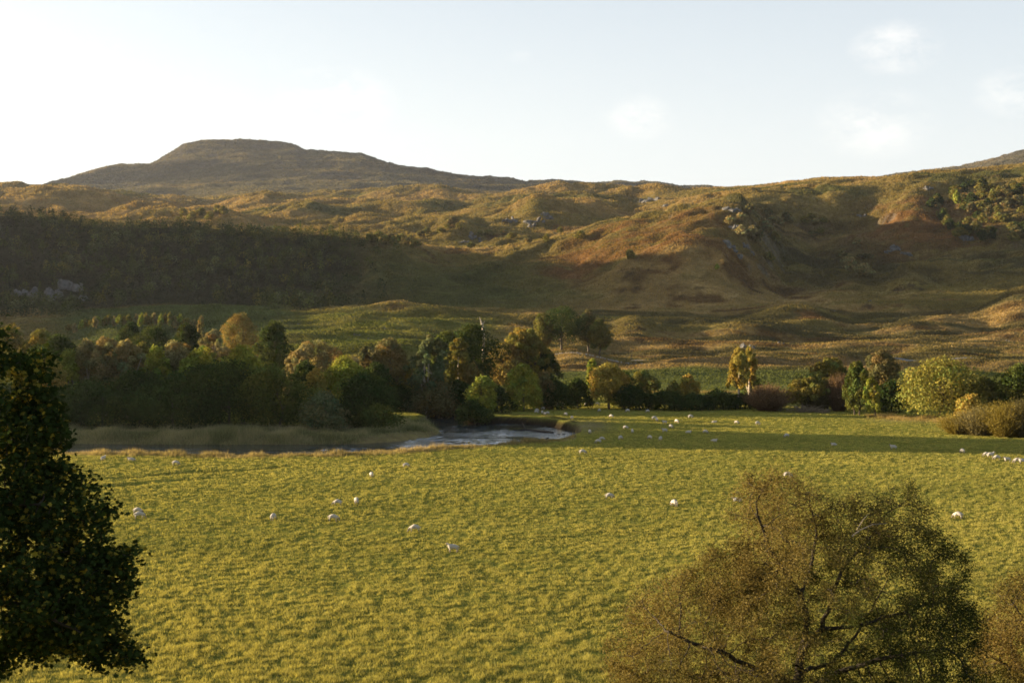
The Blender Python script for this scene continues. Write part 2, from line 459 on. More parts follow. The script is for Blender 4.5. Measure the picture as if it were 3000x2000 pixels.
    lay((Y > 262) * (Y < 300) * (U < 1290) * (sd < 0) * (1 - sst(296, 300, Y)) * .9, (.085, .08, .042))
    lay(np.exp(-((U - 1735) / 45) ** 2 - ((Y - 297) / 14) ** 2) * 1.3 * (sd < 0) * (.8 + .5 * n4), (.20, .17, .085))
    lay(sst(-5, -.8, sd + 1.2 * n4) * (sd < .1) * (Y < 300) * (U < 1690), (.22, .17, .075))
    lay(np.exp(-((U - 2690) / 110) ** 2 - ((Y - 316) / 9) ** 2) * 1.2, (.22, .17, .075))
    C *= (1 + .12 * np.clip(n4, -1, 1))[..., None]
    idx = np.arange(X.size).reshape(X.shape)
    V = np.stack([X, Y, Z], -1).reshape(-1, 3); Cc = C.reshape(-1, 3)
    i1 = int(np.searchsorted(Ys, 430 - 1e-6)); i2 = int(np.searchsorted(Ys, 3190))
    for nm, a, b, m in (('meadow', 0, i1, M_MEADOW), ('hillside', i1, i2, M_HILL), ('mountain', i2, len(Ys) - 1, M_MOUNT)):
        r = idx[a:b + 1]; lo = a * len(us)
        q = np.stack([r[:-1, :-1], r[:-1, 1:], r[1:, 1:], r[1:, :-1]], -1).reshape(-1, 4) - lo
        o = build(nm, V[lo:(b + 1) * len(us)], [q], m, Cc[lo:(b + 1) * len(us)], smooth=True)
        tag(o, kind='structure')
    return us, Ys, X, Z, C, sd


US, YS, TX, TZ, TC, TSD = terrain_sheet()

# river water: a sheet lying in the channel
wx, wy = np.meshgrid(np.concatenate([np.linspace(-420, -95, 60), np.arange(-94.6, 34, .32), np.linspace(35, 60, 6)]), np.concatenate([np.arange(226, 352, .32), np.linspace(354, 425, 20)]))
wc, ws = math.cos(.6), math.sin(.6)
wq1, wq2 = wx * wc + wy * ws, -wx * ws + wy * wc
wav = (.25 + 1.1 * sst(.35, .7, vnoise(wx / 9, wy / 7, 203))) * (.10 * (vnoise(wq1 / 1.9, wq2 / 1.0, 201) - .5) + .05 * (vnoise(wq1 / .8, wq2 / .6, 202) - .5)) * 1.5
wav *= sst(-58, -26, wx) * (1 - sst(345, 352, wy))
iw = np.arange(wx.size).reshape(wx.shape)
tag(build('river', np.stack([wx, wy, WZ + wav], -1).reshape(-1, 3),
          [np.stack([iw[:-1, :-1], iw[:-1, 1:], iw[1:, 1:], iw[1:, :-1]], -1).reshape(-1, 4)], M_WATER, smooth=True), kind='structure')


# the pale farm track across the valley floor
def strip(name, pts, wid, lift, mat):
    P = []
    for (u, Y) in pts:
        for s in (-1, 1):
            y = Y + s * wid / 2; x = (u - 1500) / F * Y
            P.append((x, y, ground(x, y) + lift))
    n = len(pts)
    return build(name, P, [[(2 * i, 2 * i + 2, 2 * i + 3, 2 * i + 1) for i in range(n - 1)]], mat, smooth=True)


M_TRACK = mat_plain('track_surface', (.20, .195, .19), .15, .6, .3)
tag(strip('track', [(u, 652 + 3 * math.sin(u / 260)) for u in range(1560, 3300, 8)], 4.0, .12, M_TRACK), kind='structure')

# ------------------------------------------------------------------ sky, sun, air, camera
W = bpy.data.worlds.new('World'); SC.world = W; W.use_nodes = True
T = W.node_tree; T.nodes.clear()
wo = T.nodes.new('ShaderNodeOutputWorld'); bg = T.nodes.new('ShaderNodeBackground')
sky = T.nodes.new('ShaderNodeTexSky'); sky.sky_type = 'NISHITA'; sky.sun_disc = False
sky.sun_elevation = math.radians(SUN_EL); sky.sun_rotation = math.radians(-SUN_AZ)
sky.air_density = 1.0; sky.dust_density = 2.5; sky.ozone_density = 1.6
tc = T.nodes.new('ShaderNodeTexCoord').outputs['Generated']
# thin high haze that whitens the blue, and a few small torn clouds
hz = T.nodes.new('ShaderNodeHueSaturation'); hz.inputs['Saturation'].default_value = .95
T.links.new(sky.outputs[0], hz.inputs['Color'])
c = hz.outputs[0]
sp_ = T.nodes.new('ShaderNodeSeparateXYZ'); T.links.new(tc, sp_.inputs[0])
c = mix_rgb(T, 'MIX', ramp(T, sp_.outputs['Z'], (0, .42), (.72, .1)), c, (4.85, 4.95, 5.12, 1))
mask = None
nv = T.nodes.new('ShaderNodeMapping'); nv.inputs['Scale'].default_value = (1, 1, 1.9); T.links.new(tc, nv.inputs[0])
nz = noise(T, 34, 6, .7, nv.outputs[0])
for (cu, cy, r, a) in ((985, 300, 190, .9), (2625, 140, 140, 1.0), (1870, 345, 120, .75), (2560, 365, 190, .75), (2985, 270, 130, .9), (1520, 165, 40, .3), (2480, 380, 60, .5)):
    d = np.array([(cu - 1500) / F, 1.0, (HZ - cy) / F]); d /= np.linalg.norm(d)
    vm = T.nodes.new('ShaderNodeVectorMath'); vm.operation = 'SUBTRACT'; T.links.new(tc, vm.inputs[0]); vm.inputs[1].default_value = d
    sc_ = T.nodes.new('ShaderNodeVectorMath'); sc_.operation = 'MULTIPLY'; T.links.new(vm.outputs[0], sc_.inputs[0]); sc_.inputs[1].default_value = (1, 1, 1.7)
    ln = T.nodes.new('ShaderNodeVectorMath'); ln.operation = 'LENGTH'; T.links.new(sc_.outputs[0], ln.inputs[0])
    fall = ramp(T, ln.outputs['Value'], (0, r / F), (a, 0))
    if mask is None: mask = fall
    else:
        ad = T.nodes.new('ShaderNodeMath'); ad.operation = 'MAXIMUM'; T.links.new(mask, ad.inputs[0]); T.links.new(fall, ad.inputs[1]); mask = ad.outputs[0]
ad = T.nodes.new('ShaderNodeMath'); ad.operation = 'MULTIPLY'
T.links.new(ramp(T, mask, (0, .55), (0, 1)), ad.inputs[0]); T.links.new(ramp(T, nz, (.40, .8), (0, .6)), ad.inputs[1])
cm = ad.outputs[0]
c = mix_rgb(T, 'MIX', cm, c, (5.6, 5.3, 4.9, 1))
T.links.new(c, bg.inputs['Color']); bg.inputs['Strength'].default_value = .056
T.links.new(bg.outputs[0], wo.inputs['Surface'])

sl_ = bpy.data.lights.new('sun', 'SUN'); sl_.energy = 5.0; sl_.angle = math.radians(.5); sl_.color = (1.0, .79, .52)
so = bpy.data.objects.new('sun', sl_); COL.objects.link(so)
from mathutils import Vector
az, el = math.radians(SUN_AZ), math.radians(SUN_EL)
sd_ = Vector((-math.sin(az) * math.cos(el), math.cos(az) * math.cos(el), math.sin(el)))
so.rotation_euler = sd_.to_track_quat('Z', 'Y').to_euler()

HAZE = True
if HAZE:
    x0, x1, y0, y1, z0, z1 = -21000, 12500, -60, 9700, -60, 1250
    hv = [(x, y, z) for z in (z0, z1) for y in (y0, y1) for x in (x0, x1)]
    m, t, out = nt('haze_air')
    pv = t.nodes.new('ShaderNodeVolumePrincipled'); pv.inputs['Color'].default_value = (.86, .9, 1, 1)
    pv.inputs['Density'].default_value = 1.8e-5; pv.inputs['Anisotropy'].default_value = .55
    t.links.new(pv.outputs[0], out.inputs['Volume']); m.cycles.homogeneous_volume = True
    tag(build('haze', hv, [[(0, 2, 3, 1), (4, 5, 7, 6), (0, 1, 5, 4), (2, 6, 7, 3), (0, 4, 6, 2), (1, 3, 7, 5)]], m), kind='stuff')

cd = bpy.data.cameras.new('camera'); co = bpy.data.objects.new('camera', cd); COL.objects.link(co)
cd.sensor_width = 36; cd.lens = 36 * F / 3000; cd.shift_y = -61 / 3000
co.location = (0, 0, 0); co.rotation_euler = (math.radians(90), 0, 0)
cd.clip_start = .1; cd.clip_end = 40000
SC.camera = co
SC.view_settings.view_transform = 'Standard'; SC.view_settings.look = 'None'
SC.view_settings.exposure = 2.2; SC.view_settings.gamma = 1
SC.cycles.use_denoising = True
SC.cycles.denoiser = 'OPENIMAGEDENOISE'; SC.cycles.denoising_prefilter = 'ACCURATE'
SC.cycles.max_bounces = 6; SC.cycles.diffuse_bounces = 3; SC.cycles.transmission_bounces = 3; SC.cycles.volume_bounces = 0
SC.cycles.transparent_max_bounces = 8
SC.cycles.filter_width = 1.7

# ------------------------------------------------------------------ ground cover (nobody could count it)
def sample_sheet(us, Ys, rng, n, weight):
    """random places on the terrain sheet, at cell resolution with bilinear heights"""
    w = weight / weight.sum()
    cdf = np.cumsum(w.ravel()); k = np.searchsorted(cdf, rng.random(n))
    k = np.minimum(k, w.size - 1)
    r, c = k // w.shape[1], k % w.shape[1]
    a, b = rng.random(n), rng.random(n)
    def g(A):
        return (A[r, c] * (1 - a) * (1 - b) + A[r, c + 1] * a * (1 - b) + A[r + 1, c] * (1 - a) * b + A[r + 1, c + 1] * a * b)
    return g, r, c


def blades(P, h, wd, rng, lean=.35, per=1):
    """upright tapering blades: one triangle each, rooted at P"""
    n = len(P)
    an = rng.random(n) * 2 * math.pi
    t = np.stack([np.cos(an), np.sin(an), np.zeros(n)], 1)
    d = rng.normal(size=(n, 3)) * lean; d[:, 2] = 1
    top = P + unit(d) * h[:, None]
    V = np.stack([P - t * wd[:, None] * .5, P + t * wd[:, None] * .5, top], 1).reshape(-1, 3)
    return V, np.arange(3 * n).reshape(n, 3)


def moor_cover():
    rng = rng_(5)
    us, Ys = US, YS
    c0, c1 = np.searchsorted(us, -170), np.searchsorted(us, 3170)
    def run(name, Y0, Y1, n, hpx, label_mat, dim):
        r0, r1 = np.searchsorted(Ys, Y0), np.searchsorted(Ys, Y1)
        X, Z, Cc = TX[r0:r1, c0:c1], TZ[r0:r1, c0:c1], TC[r0:r1, c0:c1]
        YY = np.repeat(Ys[r0:r1, None], X.shape[1], 1)
        prow = HZ - F * Z / YY                                        # picture rows: spread evenly over what is seen
        wgt = np.clip(-(prow[1:, :-1] - prow[:-1, :-1]), .12, None)
        vis = np.minimum.accumulate(prow, 0)                          # leave out ground hidden behind nearer ground
        wgt *= (prow[1:, :-1] < vis[1:, :-1] + 14)
        g, r, c = sample_sheet(us, Ys, rng, n, wgt)
        P = np.stack([g(X), g(YY), g(Z)], 1); col = np.stack([g(Cc[..., i]) for i in range(3)], 1)
        px = P[:, 1] / 1422.
        h = px * hpx * (.6 + .9 * rng.random(n)) * (.6 + .8 * vnoise(P[:, 0] / 14, P[:, 1] / 14, 7)); wd = px * (1.1 + .9 * rng.random(n))
        P[:, 2] -= .12 * h
        V, Tn = blades(P, h, wd, rng, .45)
        cc = np.repeat(col * (1.0 + .28 * (rng.random((n, 1)) - .5)) * dim, 3, 0)
        tag(build(name, V, [Tn], M_GRASS, cc), kind='stuff')
    run('moor_grass', 432, 3150, 520000, 1.15, M_GRASS, 1.12)
    run('mountain_grass', 3210, 5300, 130000, .8, M_GRASS, 1.0)


moor_cover()


def meadow_grass():
    rng = rng_(6); n = 250000
    lo, hi = 83.0, 428.0
    # near ground gets most of the tussocks
    q = rng.random(n); Y = (lo ** -.35 + q * (hi ** -.35 - lo ** -.35)) ** (1 / -.35)
    u = -700 + rng.random(n) * 4400; X = (u - 1500) / F * Y
    tf = tuft(X, Y); keep = (rng.random(n) < .30 + .9 * tf)
    sd = river_sd(X, Y); keep &= sd < -1.3
    X, Y, tf, u, sd = X[keep], Y[keep], tf[keep], u[keep], sd[keep]
    per = 7; n = len(X)
    X = np.repeat(X, per); Y = np.repeat(Y, per); tf = np.repeat(tf, per); sd = np.repeat(sd, per); u = np.repeat(u, per)
    spread = .10 + Y * .0005
    X = X + rng.normal(size=len(X)) * spread; Y = Y + rng.normal(size=len(X)) * spread
    Z = terrain(X, Y) - .02
    big = fbm(X / 15, Y / 9, 91, 3)
    h = (.10 + .15 * tf + .06 * rng.random(len(X))) * (1 + .35 * big); wd = .022 + Y * .00022
    V, Tn = blades(np.stack([X, Y, Z], 1), h, wd, rng, .5)
    yel = np.clip(.45 + .5 * tf + .75 * fbm(X / 34, Y / 22, 92, 4) + .0016 * np.clip(Y - 160, -80, 90) + .25 * rng.normal(size=len(X)), 0, 1)[:, None]
    col = np.array([.165, .165, .050]) * (1 - yel) + np.array([.34, .30, .085]) * yel
    wr = np.exp(-((u - 1735) / 45) ** 2 - ((Y - 297) / 14) ** 2)[:, None] * .8
    col = col * (1 - wr) + np.array([.2, .17, .08]) * wr
    tag(build('meadow_grass', V, [Tn], M_GRASS, np.repeat(col, 3, 0)), kind='stuff')


meadow_grass()


def tall_grass(name, u0, u1, n, Yf, h0, h1, c0, c1, seed, per=14, clump=.35, sdmin=None):
    """clumps of long grass; Yf(u, rng) gives the depth of each clump"""
    rng = rng_(seed)
    u = u0 + rng.random(n) * (u1 - u0); Y = Yf(u, rng); X = (u - 1500) / F * Y
    if sdmin is not None:
        k = river_sd(X, Y) < sdmin; u, Y, X = u[k], Y[k], X[k]; n = len(u)
    hh = (h0 + (h1 - h0) * rng.random(n) ** 1.6) * (.3 + 1.4 * vnoise(X / 2.6, Y / 2.6, seed) ** 1.5)
    X = np.repeat(X, per); Y = np.repeat(Y, per); hh = np.repeat(hh, per) * (.6 + .6 * rng.random(n * per))
    X = X + rng.normal(size=n * per) * clump; Y = Y + rng.normal(size=n * per) * clump
    P = np.stack([X, Y, terrain(X, Y) - .05], 1)
    V, Tn = blades(P, hh, .05 + .09 * rng.random(n * per), rng, .38)
    f = np.clip(vnoise(X / 5, Y / 5, seed + 1) + .25 * rng.normal(size=n * per), 0, 1)[:, None]
    base = np.array(c0) * (1 - f) + np.array(c1) * f
    cc = np.stack([base * .6, base * .6, base * 1.15], 1).reshape(-1, 3)       # green foot, bleached tip
    cc[0::3, 1] *= 1.15; cc[1::3, 1] *= 1.15
    tag(build(name, V, [Tn], M_GRASS, cc), kind='stuff')


def lip_Y(u, rng):
    y = np.interp(u, [-200, 0, 200, 420, 600, 800, 1000, 1200, 1400, 1520, 1640, 1690], [1322, 1323, 1328, 1330, 1333, 1333, 1329, 1319, 1306, 1296, 1288, 1275])
    return F * -GZ / (y - HZ) - np.abs(rng.normal(size=len(u))) * 2.2 + .8


tall_grass('bank_grass', -150, 1680, 3000, lip_Y, .22, .95, (.19, .15, .06), (.38, .28, .14), 41, clump=.34, sdmin=-.3)


def reed_Y(u, rng):
    near = np.interp(u, [-200, 200, 700, 1000, 1060, 1200, 1295], [271.5, 271, 269.5, 270, 273, 285, 299])
    return near + rng.random(len(u)) ** 1.0 * np.interp(u, [-200, 900, 1050, 1200, 1295], [17, 18, 30, 27, 12])


tall_grass('riverside_reeds', -180, 1292, 11000, reed_Y, .4, 1.35, (.12, .13, .055), (.40, .34, .20), 43, clump=.55, sdmin=.2)
tall_grass('straw_grass', 2540, 2860, 900, lambda u, r: 326 - (u - 2540) * .075 + r.normal(size=len(u)) * 3.0, .4, 1.1, (.2, .16, .06), (.36, .25, .11), 45)
tall_grass('outer_bank_grass', 1345, 1690, 350, lambda u, r: 1.2 + np.interp(u, [1340, 1420, 1470, 1600, 1660, 1694], [345, 334, 333, 322, 312, 300]) + np.abs(r.normal(size=len(u))) * 1.6, .2, .6, (.11, .11, .04), (.2, .17, .08), 47, sdmin=-.2)

# ------------------------------------------------------------------ trees of the valley
PAL = {
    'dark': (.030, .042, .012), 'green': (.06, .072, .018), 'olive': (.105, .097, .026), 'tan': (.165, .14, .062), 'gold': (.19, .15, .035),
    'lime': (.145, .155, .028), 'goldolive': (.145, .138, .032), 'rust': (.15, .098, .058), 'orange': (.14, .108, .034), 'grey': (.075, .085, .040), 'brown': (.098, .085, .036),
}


def crown_mesh(name, h, w, style, colour, n, leaf, seed, parent):
    rng = rng_(seed)
    R = w / 2
    if style == 'twig':                      # many upright stems
        n = int(n * 1.7); m = int(n * .22)
        an = rng.random(m) * 2 * math.pi; rr = np.sqrt(rng.random(m)) * R * .35
        A = np.stack([np.cos(an) * rr, np.sin(an) * rr, np.zeros(m)], 1)
        ph = rng.random(m) * 2 * math.pi; sp = np.sqrt(rng.random(m))
        el = sp * 1.15
        L = h * (.78 + .25 * rng.random(m)) * (1 - .22 * sp ** 2) * np.interp(el, [0, 1.15], [1.0, 1.0])
        D = np.stack([np.cos(ph) * np.sin(el) * (R / h) * 1.3, np.sin(ph) * np.sin(el) * (R / h) * 1.3, np.cos(el * .9)], 1)
        B = A + D * L[:, None]
        t = unit(np.cross(D, rng.normal(size=(m, 3)))); wd = leaf * .22
        V1 = np.stack([A - t * wd * .5, A + t * wd * .5, B + t * wd * .2, B - t * wd * .2], 1).reshape(-1, 3); F1 = np.arange(4 * m).reshape(m, 4)
        k = rng.integers(0, m, n); f = .3 + .72 * rng.random(n) ** .7
        P = A[k] + (B[k] - A[k]) * f[:, None] + rng.normal(size=(n, 3)) * leaf * .5
        V2, F2 = leaf_quads(P, rng.normal(size=(n, 3)), leaf * (.35 + .4 * rng.random(n)), rng, .45)
        V = np.concatenate([V1, V2]); Fq = np.concatenate([F1, F2 + len(V1)])
        cv = np.concatenate([np.repeat(np.full(m, .75), 4), np.repeat(.9 + .7 * rng.random(n), 4)])
        return build(name, V, [Fq], M_LEAF, np.array(PAL[colour]) * cv[:, None], parent), None
    base = {'round': .16, 'bush': 0.0, 'birch': .34, 'column': .10, 'dome': .02, 'airy': .2}[style]
    c0, c1 = h * base, h
    nl = {'round': 60, 'bush': 54, 'birch': 44, 'column': 46, 'dome': 80, 'airy': 60}[style]
    zz = (np.arange(nl) + rng.random(nl)) / nl
    prof = np.interp(zz, [0, .2, .5, .78, 1], {'round': [.7, .95, 1, .8, .35], 'bush': [1, 1.02, .95, .75, .3], 'birch': [.75, .9, .85, .7, .3],
                                                'column': [.85, .95, .9, .75, .4], 'dome': [.85, 1.0, 1.0, .84, .32], 'airy': [.6, .9, 1, .85, .4]}[style])
    ph = np.arange(nl) * 2.4 + rng.random(nl) * 1.2
    lr = R * (.20 + .22 * rng.random(nl) ** 1.5) * {'round': 1, 'bush': 1.05, 'birch': .75, 'column': .8, 'dome': .9, 'airy': .72}[style]
    lr = np.minimum(lr, (c1 - c0) * .3)
    rr = np.maximum(R * prof - lr * .9, 0) * (.55 + .45 * rng.random(nl) ** .5)
    LC = np.stack([np.cos(ph) * rr, np.sin(ph) * rr, c0 + lr * .6 + zz * (c1 - c0 - lr * 1.5)], 1)
    # no crown is regular: boughs swell and thin out by direction and height
    wob = 1 + .38 * np.sin(ph * 2 + rng.random() * 6) * rng.random() + .25 * np.sin(zz * 7 + ph + rng.random() * 6)
    wob = 1 + (wob - 1) * (.35 if style == 'dome' else 1.0)
    LC[:, :2] *= wob[:, None]; LC[:, 0] += R * .22 * rng.normal() * zz
    LC[-1, 2] = h - lr[-1] * .85; LC[-1, :2] *= .5
    k = rng.choice(nl, n, p=lr ** 2 / (lr ** 2).sum())
    d = rng.normal(size=(n, 3)); d[:, 2] += .35; d = unit(d)
    shell = .55 + .5 * rng.random(n) ** .6
    shell = np.where(rng.random(n) < .08, shell * 1.18, shell)
    st = np.array([1, 1, .85]) if style not in ('birch', 'column') else np.array([.85, .85, 1.25])
    P = LC[k] + d * (lr[k] * shell)[:, None] * st
    P[:, 2] = np.maximum(P[:, 2], rng.random(n) * .4)
    N = d + rng.normal(size=(n, 3)) * .75
    V, Fq = leaf_quads(P, N, leaf * (.6 + .8 * rng.random(n)), rng, .7)
    lobe = (.72 + .56 * rng.random(nl))[k]
    hue = rng.normal(size=(nl, 1)) * .12
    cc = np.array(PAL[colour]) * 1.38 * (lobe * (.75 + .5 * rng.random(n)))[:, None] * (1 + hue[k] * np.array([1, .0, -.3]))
    o = build(name, V, [Fq], M_LEAF, np.repeat(np.clip(cc, .004, 1), 4, 0), parent)
    return o, (LC, lr)


def trunk_mesh(name, h, w, info, seed, parent, mat, lean=0.0, stems=1, thick=.022):
    rng = rng_(seed + 500)
    A, B, ra, rb = [], [], [], []
    LC, lr = info
    for s in range(stems):
        a = np.array([rng.normal() * .25 * (stems > 1), rng.normal() * .25 * (stems > 1), -.25])
        r0 = h * thick * (1.3 if stems == 1 else .8); top = h * .72; n = 7
        p = a.copy()
        bend = rng.normal(size=2) * .35
        for i in range(n):
            q = a + np.array([lean * (i + 1) / n * h * .3 + bend[0] * math.sin(i * 1.1), bend[1] * math.sin(i * .9), (top + .25) * (i + 1) / n])
            A.append(p); B.append(q); ra.append(r0 * (1 - i / n * .8)); rb.append(r0 * (1 - (i + 1) / n * .8)); p = q
            if i >= 1:
                j = rng.integers(len(LC)); m = p + (LC[j] - p) * .5 + np.array([0, 0, -.1 * h * rng.random()])
                A += [p, m]; B += [m, LC[j]]; r = r0 * (1 - (i + 1) / n * .8) * .55
                ra += [r, r * .7]; rb += [r * .7, r * .25]
    V, Q = tubes(np.array(A), np.array(B), np.array(ra), np.array(rb), 6)
    return build(name, V, [Q], mat, parent=parent, smooth=True)


